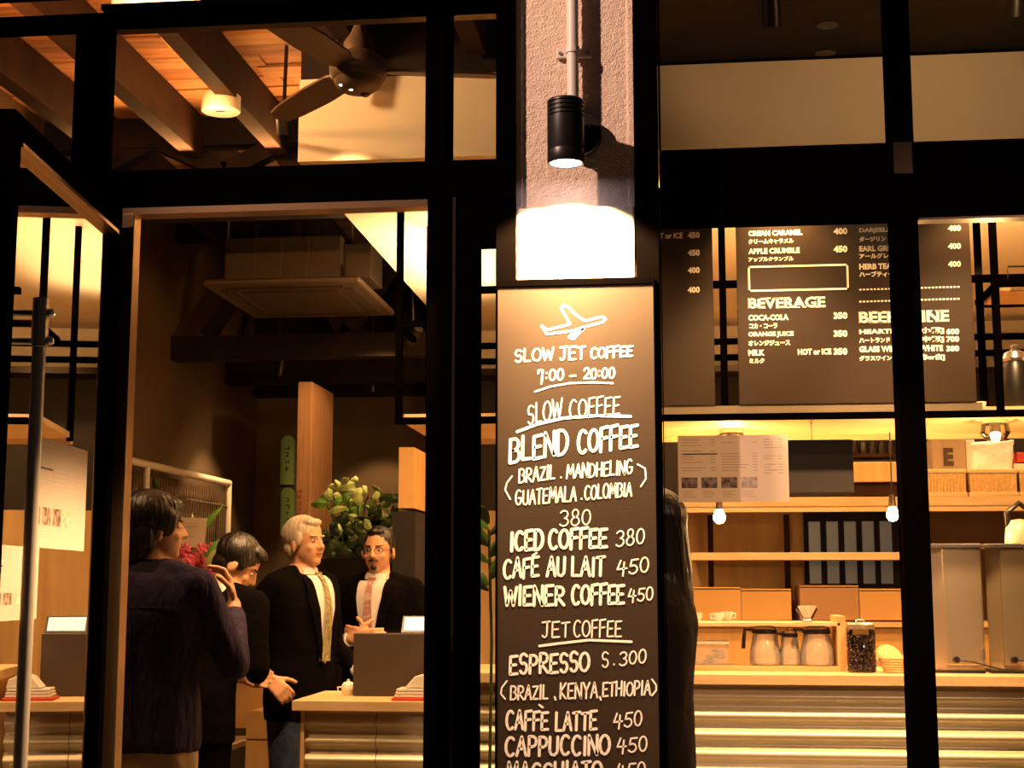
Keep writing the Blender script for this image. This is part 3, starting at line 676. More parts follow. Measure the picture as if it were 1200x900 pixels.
for q in ((a.x, b.x, a.z, a.z + t_), (a.x, b.x, b.z - t_, b.z), (a.x, a.x + t_, a.z, b.z), (b.x - t_, b.x, a.z, b.z)):
    mb.add([(q[0], TY, q[2]), (q[1], TY, q[2]), (q[1], TY, q[3]), (q[0], TY, q[3])], [(0, 1, 2, 3)])
mb.build('printed_box', MENUT, mr)
# the added rafter spot listed above lights the menu boards
# ------------------------------------------------------------------ people
def hand(mb, wrist, fdir, pn, curl=0.5, side=1, s=1.0):
    """palm, four fingers of unequal length and a thumb; fdir = finger direction, pn = palm normal, side = thumb side"""
    f = Vector(fdir).normalized(); p = Vector(pn); p = (p - f * p.dot(f)).normalized(); a = f.cross(p).normalized() * side
    wr = Vector(wrist); base = wr + f * 0.085 * s
    for k in range(5):
        t = -0.032 + 0.016 * k
        mb.cap(wr + f * 0.012 + a * t * 0.55, base + a * t * 0.85, 0.015 * s, 0.012 * s, 8)
    for k, L in enumerate((0.062, 0.078, 0.084, 0.076)):
        o = base + a * (-0.033 + 0.022 * k) * s; d = f.copy(); r = 0.0095 * s
        for j, (q, cc) in enumerate(((0.45, 0.35), (0.32, 1.0), (0.26, 0.8))):
            an = curl * cc; d = (d * math.cos(an) + p * math.sin(an)).normalized()
            e = o + d * L * q * 1.15 * s; mb.cap(o, e, r, r * 0.92, 8); o = e; r *= 0.92
    o = wr + f * 0.028 * s + a * 0.026 * s; d = (f * 0.75 + a * 0.65 + p * 0.3).normalized()
    for q, cc in ((0.042, 0.0), (0.032, 0.4), (0.026, 0.4)):
        d = (d + f * cc * 0.5 + p * cc * curl).normalized(); e = o + d * q * s; mb.cap(o, e, 0.012 * s, 0.0105 * s, 8); o = e

def build_person(nm, loc, face, label, group=None, H=1.0, lean=0.0, bend=0.0, head=(0, 0, 0), hshift=(0, 0, 0), la=None, ra=None, hands=None,
                 top=SUIT, topname='jacket', hem=0.80, legs=SUIT, hair='short', hairmat=HAIRB, shirt=None, tie=None, collar=None, width=1.0, glasses=False,
                 beard=False, age=False, feet=PLASTICB, detail=True):
    """face = heading of the chest (0 looks along +Y); lean = forward offset of shoulders; joints are local, y forward, x to the figure's right"""
    t = thing('person', loc, label, 'person', group)
    Mb = Matrix.Translation(loc) @ Matrix.Rotation(R(face), 4, 'Z') @ Matrix.Scale(H, 4)
    def sp(z):                                 # spine offset: leaning figure bends from the hip
        k = max(0.0, min(1.0, (z - 0.92) / 0.5)); return lean * k * k * 0.8 + lean * k * 0.2
    def dz(z): return -bend * max(0.0, (z - 0.95) / 0.5)
    P = lambda x, y, z: (x, y + sp(z), z + dz(z))
    SH = {s: Vector(P(0.175 * s * width, -0.005, 1.395)) for s in (-1, 1)}
    la = la or ((-0.25, 0.0, 1.12), (-0.24, 0.06, 0.88)); ra = ra or ((0.25, 0.0, 1.12), (0.24, 0.06, 0.88))
    arms = {-1: la, 1: ra}
    trunk = [(0.80, .12, .09), (0.88, .158, .108), (0.98, .155, .105), (1.08, .145, .102), (1.20, .160, .112), (1.30, .178, .118), (1.37, .180, .105), (1.42, .150, .085), (1.455, .085, .066), (1.49, .060, .060)]
    hc = Vector(P(0, 0.015, 1.49)) + Vector((0, 0, 0.105)) + Vector(hshift)
    Rh = Euler((R(head[0]), R(head[1]), R(head[2])), 'XYZ').to_matrix()
    HM = Mb @ Matrix.Translation(hc) @ Rh.to_4x4()
    def N(*a): return MB()
    b = MB(); b.M = Mb
    b.loft([(P(0, 0, z), rx * width, ry) for z, rx, ry in trunk])
    b.cap(P(0, -0.005, 1.44), hc + Rh @ Vector((0, -0.02, -0.05)), 0.056, 0.052)
    for s in (-1, 1):
        e, wq = (Vector(v) for v in arms[s])
        b.cap(SH[s], e, 0.048, 0.040); b.cap(e, wq, 0.039, 0.027)
        b.cap((0.09 * s, 0, 0.88), (0.10 * s, 0.01, 0.48), 0.082, 0.055); b.cap((0.10 * s, 0.01, 0.48), (0.10 * s, -0.02, 0.09), 0.052, 0.038)
        b.cap((0.10 * s, -0.04, 0.05), (0.11 * s, 0.12, 0.04), 0.042, 0.035)
        fd, pn, cu = (hands or {}).get(s, (wq - e, (-s, 0.2, 0), 0.5))
        hand(b, wq + (wq - e).normalized() * 0.01, fd, pn, cu, 1 if s * 1 > 0 else -1)
    b.M = HM                                   # the head: skull, face, jaw, nose, ears
    b.ell((0, -0.012, 0.022), (.074, .094, .092), 24, 16); b.ell((0, 0.022, -0.035), (.060, .066, .078), 24, 16)
    b.ell((0, 0.052, -0.088), (.030, .028, .024)); b.ell((0.0, 0.02, -0.072), (.050, .052, .036))
    b.ell((0, 0.070, 0.022), (.046, .014, .011)); b.cap((0, 0.086, 0.008), (0, 0.100, -0.028), 0.008, 0.0125, 10)
    for s in (-1, 1):
        b.ell((0.013 * s, 0.090, -0.031), (.009, .010, .008)); b.ell((0.036 * s, 0.060, -0.030), (.020, .018, .018))
        b.ell((0.077 * s, -0.008, -0.018), (.009, .020, .032), rot=Euler((R(-12), 0, R(-22 * s))).to_matrix())
        b.cap((0.022 * s, 0.073, -0.058), (0, 0.083, -0.056), 0.007, 0.008, 8)
    body = b.build('body', SKIN, t); remesh(body, 0.0068 * H, 3)
    def head_part(name, m, fn, par=None, **k):
        q = MB(); q.M = HM; fn(q); return q.build(name, m, par or t, smooth=True, **k)
    if detail:
        for s in (-1, 1):
            head_part('eye', PORC, lambda q: q.ell((0.030 * s, 0.0735, 0.002), (.0105, .008, .0042)))
            head_part('iris', PLASTICB, lambda q: q.ell((0.030 * s, 0.0795, 0.002), (.0052, .004, .0045)))
            head_part('eyebrow', hairmat if not age else HAIRG, lambda q: q.cap((0.016 * s, 0.087, 0.022), (0.046 * s, 0.074, 0.026), 0.0045, 0.003, 8))
        head_part('lips', LIPS, lambda q: q.ell((0, 0.083, -0.057), (.021, .008, .006)))
    if beard:
        head_part('moustache', HAIRB, lambda q: (q.cap((0, 0.092, -0.046), (0.024, 0.082, -0.052), 0.0055, 0.004, 8), q.cap((0, 0.092, -0.046), (-0.024, 0.082, -0.052), 0.0055, 0.004, 8)))
        head_part('goatee', HAIRB, lambda q: q.ell((0, 0.077, -0.084), (.017, .010, .014)))
    if glasses:
        def g(q):
            for s in (-1, 1):
                q.tube([(0.032 * s + 0.021 * math.cos(a), 0.092, 0.000 + 0.015 * math.sin(a)) for a in [2 * math.pi * i / 16 for i in range(17)]], 0.0013, 6)
                q.tube([(0.053 * s, 0.092, 0.004), (0.072 * s, 0.07, 0.004), (0.080 * s, -0.01, 0.0)], 0.0013, 6)
            q.tube([(-0.011, 0.093, 0.004), (0.011, 0.093, 0.004)], 0.0013, 6)
        head_part('glasses', PLASTICB, g)
    q = MB(); q.M = HM
    if hair == 'short':
        q.ell((0, -0.026, 0.040), (.084, .098, .088), 24, 16); q.ell((0, -0.052, -0.022), (.066, .050, .060), 20, 12)
        q.ell((0, 0.030, 0.085), (.058, .058, .030)); 
        for s in (-1, 1): q.ell((0.066 * s, 0.012, 0.022), (.014, .030, .040))
    elif hair == 'full':
        q.ell((0, -0.024, 0.044), (.091, .106, .094), 24, 16); q.ell((0, -0.056, -0.03), (.080, .058, .078), 20, 12)
        q.ell((0, 0.030, 0.075), (.070, .062, .036)); q.ell((0, -0.062, -0.07), (.062, .042, .055))
        for s in (-1, 1): q.ell((0.068 * s, 0.016, 0.022), (.022, .045, .050)); q.ell((0.062 * s, -0.045, -0.02), (.026, .040, .055))
    elif hair == 'receding':
        q.ell((0, -0.020, 0.040), (.080, .093, .084), 24, 16); q.ell((0, 0.03, 0.094), (.045, .045, .018)); q.ell((0, -0.055, -0.02), (.068, .05, .058), 20, 12)
        for s in (-1, 1): q.ell((0.068 * s, -0.006, 0.012), (.011, .03, .038))
    elif hair == 'swept':
        q.ell((0, -0.024, 0.044), (.081, .094, .083), 24, 16); q.ell((0, -0.052, -0.02), (.067, .050, .060), 20, 12); q.ell((0, 0.035, 0.088), (.050, .044, .020))
        for s in (-1, 1): q.ell((0.068 * s, 0.004, 0.020), (.011, .030, .038))
    elif hair == 'long':
        q.ell((0, -0.022, 0.040), (.095, .110, .098), 24, 16)
        for i in range(26):
            a = R(180 + 15 + i * 6); x0 = 0.082 * math.cos(a); y0 = 0.095 * math.sin(a) - 0.01
            L = 0.34 + 0.09 * math.sin(i * 2.3); sp_ = 1.35 + 0.25 * math.sin(i * 1.7)
            q.tube([(x0, y0, 0.04), (x0 * 1.15, y0 * 1.1, -0.10), (x0 * 1.25, y0 * 1.2, -0.24), (x0 * sp_, y0 * 1.25, -L)], [0.022, 0.026, 0.022, 0.004], 8)
    seed = hash_f(nm)
    ho = q.build('hair', hairmat, t)
    cen = (HM @ Vector((0, -0.03, 0.03))) - Vector(loc)
    def hd(co, n):
        d = co - cen; an = math.atan2(d.y, d.x)
        return n * (noise.noise(Vector((an * 5 + seed, d.z * 9, seed))) * 0.003 + noise.noise(Vector((an * 16, d.z * 12 + seed, 2))) * 0.003 + (0.004 if hair != 'receding' else 0))
    remesh(ho, 0.005, 4 if hair != 'long' else 1, hd)
    # clothes: trunk and sleeves in one garment
    c = MB(); c.M = Mb; g = 0.022
    rings = [(hem, .182, .135)] + [(z, rx + g + 0.008, ry + g + 0.006) for z, rx, ry in trunk[1:8] if z > hem + 0.03] + [(1.448, .10, .085)]
    if hem < 0.8: rings = [(hem, .190, .14)] + rings[1:]
    c.loft([(P(0, 0, z), rx * width, ry) for z, rx, ry in rings], 28)
    for s in (-1, 1): c.cap(SH[s] + Vector((-0.01 * s, 0, 0.012)), P(0.055 * s, -0.01, 1.445), 0.055, 0.052)
    for s in (-1, 1):
        e, wq = (Vector(v) for v in arms[s]); cuff = wq.lerp(e, 0.10)
        c.ell(SH[s] + Vector((-0.01 * s, 0, 0.0)), (.075, .07, .062)); c.cap(SH[s], e, 0.068, 0.055); c.cyl(e, cuff, 0.055, 0.042, 14); c.ell(e, (0.055,) * 3)
    go = c.build(topname, top, t)
    def wr(co, n):
        return n * (noise.noise(Vector((co.x * 9 + seed, co.y * 9, co.z * 5))) * 0.007 + noise.noise(Vector((co.x * 22, co.y * 22, co.z * 7 + seed))) * 0.0028)
    remesh(go, 0.0125, 3, wr)
    l = MB(); l.M = Mb
    l.loft([((0, 0, 0.80), .170, .125), ((0, 0, 0.90), .172, .122), ((0, 0, 1.0), .160, .112)])
    for s in (-1, 1): l.cap((0.088 * s, 0, 0.84), (0.10 * s, 0.012, 0.48), 0.098, 0.072); l.cyl((0.10 * s, 0.012, 0.48), (0.10 * s, -0.01, 0.07), 0.072, 0.058, 14); 
    lo = l.build('trousers', legs, t); remesh(lo, 0.017, 2, wr)
    for s in (-1, 1):
        q = MB(); q.M = Mb; q.cap((0.10 * s, -0.045, 0.045), (0.11 * s, 0.135, 0.038), 0.05, 0.042); q.box(0.10 * s - 0.05, 0.10 * s + 0.055, -0.09, 0.17, 0.0, 0.02)
        remesh(q.build('shoe', feet, t), 0.01, 2)
    # shirt front, collar, tie, lapels, laid on the curve of the chest
    rg = sorted(rings)
    def surf(x, z, off):
        for (a, ax, ay), (b_, bx, by) in zip(rg, rg[1:]):
            if a <= z <= b_: u = (z - a) / (b_ - a); rx = (ax + (bx - ax) * u) * width; ry = ay + (by - ay) * u; break
        else: rx, ry = rg[-1][1] * width, rg[-1][2]
        k = max(0.0, 1 - (x / rx) ** 2); return Vector(P(x, 0, z)) + Vector((0, ry * math.sqrt(k) + off, 0))
    def patch(name, m, left, right, off, par=None, nz=10, nx=6, th=0.004):
        """strip between two edge functions of z (lists of (z, x))"""
        q = MB(); q.M = Mb; vs = []; fs = []
        def ev(e, tt):
            n = len(e) - 1; i = min(int(tt * n), n - 1); u = tt * n - i; return e[i][0] + (e[i + 1][0] - e[i][0]) * u, e[i][1] + (e[i + 1][1] - e[i][1]) * u
        for j in range(nz + 1):
            z0_, x0_ = ev(left, j / nz); z1_, x1_ = ev(right, j / nz)
            for i in range(nx + 1):
                u = i / nx; vs.append(surf(x0_ + (x1_ - x0_) * u, z0_ + (z1_ - z0_) * u, off))
        nv = len(vs); vs += [v - Vector((0, th + 0.012, 0)) for v in vs]
        for j in range(nz):
            for i in range(nx): a = j * (nx + 1) + i; fs.append((a, a + 1, a + nx + 2, a + nx + 1)); fs.append((nv + a, nv + a + nx + 1, nv + a + nx + 2, nv + a + 1))
        q.add(vs, fs); return q.build(name, m, par or t, smooth=True)
    if shirt:
        patch('shirt_front', shirt, [(1.445, -0.075), (1.36, -0.07), (1.05, -0.012)], [(1.445, 0.075), (1.36, 0.07), (1.05, 0.012)], 0.008)
        for s in (-1, 1):
            patch('lapel', top, [(1.445, 0.070 * s), (1.36, 0.066 * s), (1.04, 0.006 * s)], [(1.445, 0.105 * s), (1.33, 0.115 * s), (1.04, 0.02 * s)], 0.013)
        q = MB(); q.M = Mb; nb = Vector(P(0, 0.0, 1.455))
        q.loft([(nb + Vector((0, 0.002, -0.016)), .084, .080), (nb + Vector((0, 0.004, 0.012)), .068, .068), (nb + Vector((0, 0.006, 0.026)), .063, .063)], 24)
        q.build('shirt_collar', shirt, t, smooth=True)
    if tie:
        patch('tie', tie, [(1.46, -0.018), (1.42, -0.014), (1.25, -0.024), (1.06, -0.03)], [(1.46, 0.018), (1.42, 0.014), (1.25, 0.024), (1.06, 0.03)], 0.019)
    if collar:
        q = MB(); q.M = Mb; nb = Vector(P(0, 0.0, 1.455))
        q.loft([(nb + Vector((0, 0, -0.02)), .092, .084), (nb + Vector((0, 0.0, 0.02)), .073, .073), (nb + Vector((0, 0.0, 0.033)), .069, .069)], 24)
        q.build('collar', collar, t, smooth=True)
    if top is PURPLE:                          # yoke seam and pleat on the back of the shirt
        q = MB(); q.M = Mb
        def back(x, z): v = surf(x, z, 0); return (v.x, 2 * P(0, 0, z)[1] - v.y - 0.002, v.z)
        q.tube([back(-0.15 + 0.03 * i, 1.325) for i in range(11)], 0.0028, 6); q.build('yoke_seam', PURPLED, t, smooth=True)
        for sx in (-0.012, 0.012):
            q = MB(); q.M = Mb; q.tube([back(sx + 0.001 * i * (1 if sx > 0 else -1), 1.322 - 0.035 * i) for i in range(12)], [0.005] * 4 + [0.004] * 4 + [0.002] * 4, 6); q.build('pleat', PURPLE, t, smooth=True)
    if shirt:
        for s in (-1, 1):
            e, wq = (Vector(v) for v in arms[s]); q = MB(); q.M = Mb; q.cyl(wq.lerp(e, 0.14), wq.lerp(e, 0.01), 0.037, 0.037, 16); q.build('shirt_cuff', shirt, t, smooth=True)
    return t
def hash_f(s): return (sum(ord(c) * (i + 3) for i, c in enumerate(s)) % 97) * 0.37

# figure 1: back view in the doorway, head turned to the right, right hand raised to the chin
p = at(178, 690, 0.9)
build_person('a', (p.x, 0.9, 0), -12, 'man in a purple shirt seen from behind in the doorway, hand raised to his chin', H=1.0,
    head=(3, 0, -48), ra=((0.27, 0.10, 1.13), (0.17, 0.27, 1.33)), hands={1: ((-0.25, -0.05, 1), (-0.7, -0.5, 0), 0.9)},
    top=PURPLE, topname='shirt', hem=0.84, legs=BEIGE, hair='full', collar=PURPLED, width=1.04)
# figure 2: dark suit, stooping, turned to the right
p = at(232, 690, 1.82)
build_person('b', (p.x, 1.82, 0), -24, 'man in a black suit bowing his head behind the man in purple', H=0.985, lean=0.17, bend=0.06,
    head=(-36, 0, -54), hshift=(0.01, 0.05, -0.02), la=((-0.24, 0.12, 1.10), (-0.10, 0.34, 1.04)), ra=((0.24, 0.10, 1.08), (0.06, 0.33, 1.04)),
    top=SUIT, legs=SUIT, hair='short', collar=WSHIRT, hem=0.78)
# figure 3: older man with grey hair, three-quarter to the right
p = at(354, 690, 2.6)
build_person('c', (p.x, 2.6, 0), -115, 'older man with swept grey hair in a dark suit and olive tie facing right', H=1.0,
    head=(4, 0, -2), la=((-0.26, -0.02, 1.12), (-0.19, 0.2, 1.0)), ra=((0.27, -0.22, 1.13), (0.27, 0.03, 1.0)), hands={1: ((-0.35, 0.7, -0.7), (-0.8, -0.2, -0.5), 1.35)},
    top=SUIT, legs=DENIM, hair='swept', hairmat=HAIRG, shirt=WSHIRT, tie=TIEG, age=True, width=1.05)
# figure 4: man with glasses behind the till, facing the street, hands together
p = at(444, 690, 3.12)
build_person('d', (p.x, 3.12, 0), 171, 'man with glasses and moustache in a dark suit and striped tie behind the till', H=0.985,
    head=(-2, 0, 3), la=((-0.27, 0.02, 1.13), (-0.07, 0.23, 1.17)), ra=((0.27, 0.02, 1.13), (0.05, 0.24, 1.165)),
    hands={-1: ((1, 0.15, 0.15), (0, -1, 0), 0.7), 1: ((-1, 0.2, 0.1), (0, -1, 0), 0.7)},
    top=SUIT, legs=SUIT, hair='receding', shirt=WSHIRT, tie=TIER, glasses=True, beard=True, width=1.0)
# figure 5: long-haired figure half hidden behind the pillar
p = at(763, 690, 0.62)
build_person('e', (p.x, 0.62, 0), 82, 'person with long dark hair in a dark coat behind the blackboard', H=0.985,
    head=(0, 0, 0), top=COAT, topname='coat', hem=0.80, legs=COAT, hair='long', hairmat=HAIRB, width=1.0, detail=True)
# ------------------------------------------------------------------ bar counters
def counter(x0, x1, ztop, y0, label, seg, back=0.62):
    t = thing('service_counter', ((x0 + x1) / 2, y0 + 0.3, 0), label, 'counter')
    MB().box(x0, x1, y0, y0 + back, ztop - 0.04, ztop).build('worktop', TOPWOOD, t, bevel=0.002)
    xs = [x0 + 0.035]
    while xs[-1] + seg < x1 - 0.1: xs.append(xs[-1] + seg)
    xs.append(x1 - 0.02)
    pitch = 0.0735; top = ztop - 0.045
    for a, b in zip(xs, xs[1:]):
        mb = MB(); n = int(top / pitch * 12); vs = []; fs = []
        for i in range(n + 1):
            z = top - i * pitch / 12; yy = y0 + 0.055 - 0.015 * math.cos(2 * math.pi * i / 12 + 2.6)
            vs += [(a, yy, z), (b - 0.003, yy, z)]
            if i: fs.append((2 * i - 2, 2 * i - 1, 2 * i + 1, 2 * i))
        nv = len(vs); vs += [(x, y + 0.004, z) for x, y, z in vs]; fs += [tuple(nv + k for k in f[::-1]) for f in fs]
        mb.add(vs, fs); mb.build('corrugated_panel', GALV, t, smooth=True)
    MB().box(x0 + 0.05, x1 - 0.02, y0 + 0.08, y0 + back - 0.03, 0, ztop - 0.04).build('carcass', BEAM, t)
    MB().box(x0 + 0.03, x0 + 0.045, y0 + 0.03, y0 + back - 0.02, 0, ztop - 0.04).build('end_panel', ORANGEWOOD, t)
    return t
CL0 = at(342, 825, 1.8).x
counter(CL0, -0.93, 0.942, 1.8, 'low bar counter by the door with corrugated steel front and timber top', 0.30, 0.56)
MB_end = MB()
counter(0.0 - 0.9, 2.5, 1.057, 1.8, 'long bar counter under the menu boards with corrugated steel front', 0.9, 0.62)
ZR = 1.057; ZL = 0.942

def base(px, py, z): v = atz(px, py, z); return v
# --- things on the low counter by the door
v = at(455, 818, 2.0)
t = thing('till_screen', (v.x, 2.08, ZL), 'plain dark back panel of a till standing on the low counter', 'till')
a = at(415, 780, 2.08).x; b = at(500, 780, 2.08).x; zt = at(455, 742, 2.08).z
MB().box(a, b, 2.06, 2.10, ZL + 0.0, zt).build('back_panel', mat('till_back', (0.05, 0.032, 0.02), 0.6), t, bevel=0.004)
MB().box(a + 0.04, b - 0.04, 2.10, 2.24, ZL, ZL + 0.02).build('foot', PLASTICB, t, bevel=0.004)
v = at(487, 733, 2.3)
t = thing('tablet', (v.x, 2.3, ZL), 'lit tablet screen on a stand behind the till panel', 'screen')
MB().hexa([(v.x - 0.06, 2.28, v.z - 0.03), (v.x + 0.12, 2.28, v.z - 0.03), (v.x + 0.12, 2.30, v.z - 0.035), (v.x - 0.06, 2.30, v.z - 0.035)], [(v.x - 0.06, 2.33, v.z + 0.04), (v.x + 0.12, 2.33, v.z + 0.04), (v.x + 0.12, 2.35, v.z + 0.035), (v.x - 0.06, 2.35, v.z + 0.035)]).build('case', PLASTICB, t)
MB().add([(v.x - 0.05, 2.2775 + 0.005, v.z - 0.022), (v.x + 0.11, 2.2825, v.z - 0.022), (v.x + 0.11, 2.322, v.z + 0.035), (v.x - 0.05, 2.322, v.z + 0.035)], [(0, 1, 2, 3)]).build('screen', SCREEN, t)
MB().cyl((v.x + 0.03, 2.34, ZL), (v.x + 0.03, 2.34, v.z), 0.012).build('stand', PLASTICB, t)
# white paper bag and napkins
def napkins(x, y, label, flip=1):
    t = thing('napkin_stack', (x, y, ZL), label, 'napkins')
    MB().box(x - 0.10, x + 0.10, y - 0.07, y + 0.07, ZL, ZL + 0.012).build('tray', RED, t, bevel=0.003)
    for k in range(3):
        MB().box(x - 0.09 + 0.004 * k, x + 0.09 - 0.003 * k, y - 0.06, y + 0.06, ZL + 0.013 + k * 0.012, ZL + 0.023 + k * 0.012).build('folded_napkin', PORC, t, bevel=0.002)
    MB().prism([(x - 0.05, ZL + 0.05), (x + 0.09, ZL + 0.05), (x + 0.08, ZL + 0.085), (x + 0.03, ZL + 0.105), (x - 0.01, ZL + 0.095)], 'y', y - 0.05, y + 0.05).build('crumpled_napkin', PORC, t, bevel=0.004)
    return t
napkins(at(492, 818, 1.92).x, 1.9, 'white folded napkins on a red tray at the counter edge beside the doorpost')
v = at(408, 815, 2.1); v.z = ZL
t = thing('sugar_bowl', v, 'small cream lidded bowl on the counter left of the till', 'bowl')
MB().lathe([(0.0, 0), (0.018, 0), (0.020, 0.004), (0.029, 0.022), (0.030, 0.034), (0.026, 0.044)], v, 20).build('bowl', PORC, t, smooth=True)
MB().lathe([(0.027, 0.044), (0.020, 0.054), (0.006, 0.058), (0.006, 0.066), (0, 0.068)], v, 20).build('lid', PORC, t, smooth=True)
MB().tube([(v.x - 0.028, v.y, v.z + 0.035), (v.x - 0.045, v.y, v.z + 0.033), (v.x - 0.043, v.y, v.z + 0.012), (v.x - 0.024, v.y, v.z + 0.012)], 0.004, 6).build('handle', PORC, t, smooth=True)

# --- on the long counter: wooden riser with shelf
RY = 2.05
rx0 = at(770, 760, RY).x; rx1 = at(992, 760, RY).x; zsh = at(880, 731, RY).z
t = thing('wooden_riser', ((rx0 + rx1) / 2, RY + 0.1, ZR), 'small timber riser on the long counter with cups on its shelf', 'shelf')
MB().box(rx0, rx1, RY, RY + 0.26, ZR, ZR + 0.018).build('bottom_board', BOXM, t, bevel=0.002)
MB().box(rx0, at(985, 731, RY).x, RY, RY + 0.24, zsh - 0.008, zsh + 0.006).build('shelf', SHELFWOOD, t, bevel=0.002)
MB().box(rx1 - 0.035, rx1, RY, RY + 0.26, ZR + 0.018, at(985, 722, RY).z).build('side_panel', BOXM, t, bevel=0.002)
MB().box(rx0, rx0 + 0.02, RY, RY + 0.26, ZR + 0.018, zsh - 0.008).build('side_panel', BOXM, t, bevel=0.002)
ZB = ZR + 0.018; ZS = zsh + 0.006
def carafe(px, wpx, hpx, label, zb=ZB, y=RY + 0.09):
    v = at(px, 780, y); v.z = zb; r = wpx * 6.05 / F / 2; h = hpx * 6.05 / F
    t = thing('glass_carafe', v, label, 'carafe', 'glass coffee carafes')
    MB().lathe([(0, 0.002), (r * 0.95, 0.002), (r, 0.01), (r * 0.96, h * 0.35), (r * 0.78, h * 0.72), (r * 0.72, h * 0.8), (r * 0.76, h * 0.86)], v, 28).build('glass_body', POTG, t, smooth=True)
    MB().lathe([(r * 0.74, h * 0.76), (r * 0.80, h * 0.77), (r * 0.80, h * 0.86), (r * 0.74, h * 0.87)], v, 28).build('black_band', PLASTICB, t, smooth=True)
    l = MB().lathe([(r * 0.74, h * 0.87), (r * 0.72, h * 0.93), (r * 0.2, h * 0.97), (0, h * 0.975)], v, 24).build('lid', POTG, t, smooth=True)
    MB().ell((v.x, v.y, v.z + h * 0.99), (0.007, 0.007, 0.006)).build('knob', PORC, l, smooth=True)
    MB().tube([(v.x - r * 0.76, v.y, v.z + h * 0.84), (v.x - r * 1.25, v.y, v.z + h * 0.86), (v.x - r * 1.35, v.y, v.z + h * 0.55), (v.x - r * 1.38, v.y, v.z + h * 0.4)], 0.008, 8).build('handle', PLASTICB, t, smooth=True)
carafe(897, 36, 47, 'glass carafe with black handle, leftmost on the timber riser')
carafe(926, 24, 42, 'small glass carafe between the two large ones on the riser')
carafe(958, 40, 47, 'glass carafe with black band beside the riser side panel')
def cup(px, py, y, r, label, z, handle=-1, cat='cup', nm='cup', m=PORC):
    v = at(px, py, y); v.z = z; h = r * 1.7
    t = thing(nm, v, label, cat, 'cups on the riser shelf')
    MB().lathe([(0, 0), (r * 0.5, 0), (r * 0.55, 0.003), (r * 0.9, h * 0.5), (r, h), (r * 0.93, h), (r * 0.82, h * 0.5), (r * 0.4, 0.008), (0, 0.008)], v, 20).build('bowl', m, t, smooth=True)
    MB().tube([(v.x + handle * r * 0.85, v.y, z + h * 0.85), (v.x + handle * r * 1.5, v.y, z + h * 0.8), (v.x + handle * r * 1.45, v.y, z + h * 0.4), (v.x + handle * r * 0.75, v.y, z + h * 0.3)], 0.004, 6).build('handle', m, t, smooth=True)
cup(817, 728, RY + 0.08, 0.022, 'white cup at the left end of the riser shelf', ZS)
cup(842, 728, RY + 0.06, 0.022, 'white cup with its handle to the left, nearer of the paired cups', ZS)
cup(852, 728, RY + 0.11, 0.024, 'white cup with handle to the right, standing on the riser shelf', ZS, 1)
v = at(946, 729, RY + 0.08); v.z = ZS
t = thing('coffee_dripper', v, 'white fluted dripper on a chrome holder above the carafes', 'dripper')
vs = []; fs = []; n = 32
for zz, rr_ in ((0.018, 0.012), (0.065, 0.036)):
    for k in range(n): q = rr_ * (1 + (0.10 if k % 2 else -0.04)); vs.append((v.x + q * math.cos(2 * math.pi * k / n), v.y + q * math.sin(2 * math.pi * k / n), v.z + zz))
fs = [(k, (k + 1) % n, n + (k + 1) % n, n + k) for k in range(n)] + [tuple(range(n))]
MB().add(vs, fs).build('fluted_cone', PORC, t)
MB().lathe([(0.018, 0), (0.022, 0.004), (0.020, 0.010), (0.009, 0.018), (0, 0.018)], v, 20).build('foot', CHROME, t, smooth=True)
MB().bar((v.x - 0.018, v.y, v.z + 0.012), (v.x - 0.045, v.y, v.z + 0.055), 0.010, 0.006).build('left_arm', CHROME, t)
MB().bar((v.x + 0.018, v.y, v.z + 0.012), (v.x + 0.040, v.y, v.z + 0.055), 0.010, 0.006).build('right_arm', BEAM, t)
# glass case left of the carafes
a = at(806, 770, RY + 0.06).x; b = at(854, 770, RY + 0.06).x; zt = at(830, 755, RY + 0.06).z
t = thing('glass_case', ((a + b) / 2, RY + 0.12, ZB), 'small glass case with a pale lid holding wrapped sweets', 'container')
MB().box(a, b, RY + 0.06, RY + 0.18, ZB, zt).build('glass_box', POTG, t)
MB().box(a - 0.004, b + 0.004, RY + 0.055, RY + 0.185, zt, zt + 0.012).build('lid', PORC, t, bevel=0.003)
rr = random.Random(5)
for k in range(9):
    MB().ell((a + 0.02 + (b - a - 0.04) * rr.random(), RY + 0.08 + 0.07 * rr.random(), ZB + 0.014 + 0.018 * (k % 3)), (0.016, 0.012, 0.010), 8, 6).build('wrapped_sweet', PORC, t, smooth=True)
# jar of beans
v = at(1010, 785, 2.0); v.z = ZR
t = thing('bean_jar', v, 'tall glass jar of dark coffee beans with a pale lid', 'jar')
r = 0.056; h = at(1010, 737, 2.0).z - ZR
MB().lathe([(0, 0.0), (r, 0.0), (r, h * 0.92), (r * 0.86, h * 0.99), (r * 0.86, h)], v, 28).build('glass_body', JARG, t, smooth=True)
bb = MB().lathe([(0, 0.004), (r * 0.95, 0.004), (r * 0.95, h * 0.86), (0, h * 0.88)], v, 28).build('bean_fill', BEANS, t)
me = MB(); rr = random.Random(8)
for i in range(420):
    a_ = rr.uniform(-math.pi, 0.2); z = rr.uniform(0.008, h * 0.86); c = Vector((v.x + r * 0.95 * math.cos(a_), v.y + r * 0.95 * math.sin(a_), v.z + z))
    me.ell(c, (0.0055, 0.0035, 0.004), 6, 4, Euler((rr.random() * 3, rr.random() * 3, rr.random() * 3)).to_matrix())
tag(me.build('loose_beans', BEANS, t, smooth=True), kind='stuff')
l = MB().lathe([(r * 0.98, h), (r * 0.98, h + 0.018), (r * 0.85, h + 0.024), (0, h + 0.024)], v, 28).build('lid', STEEL, t, smooth=True)
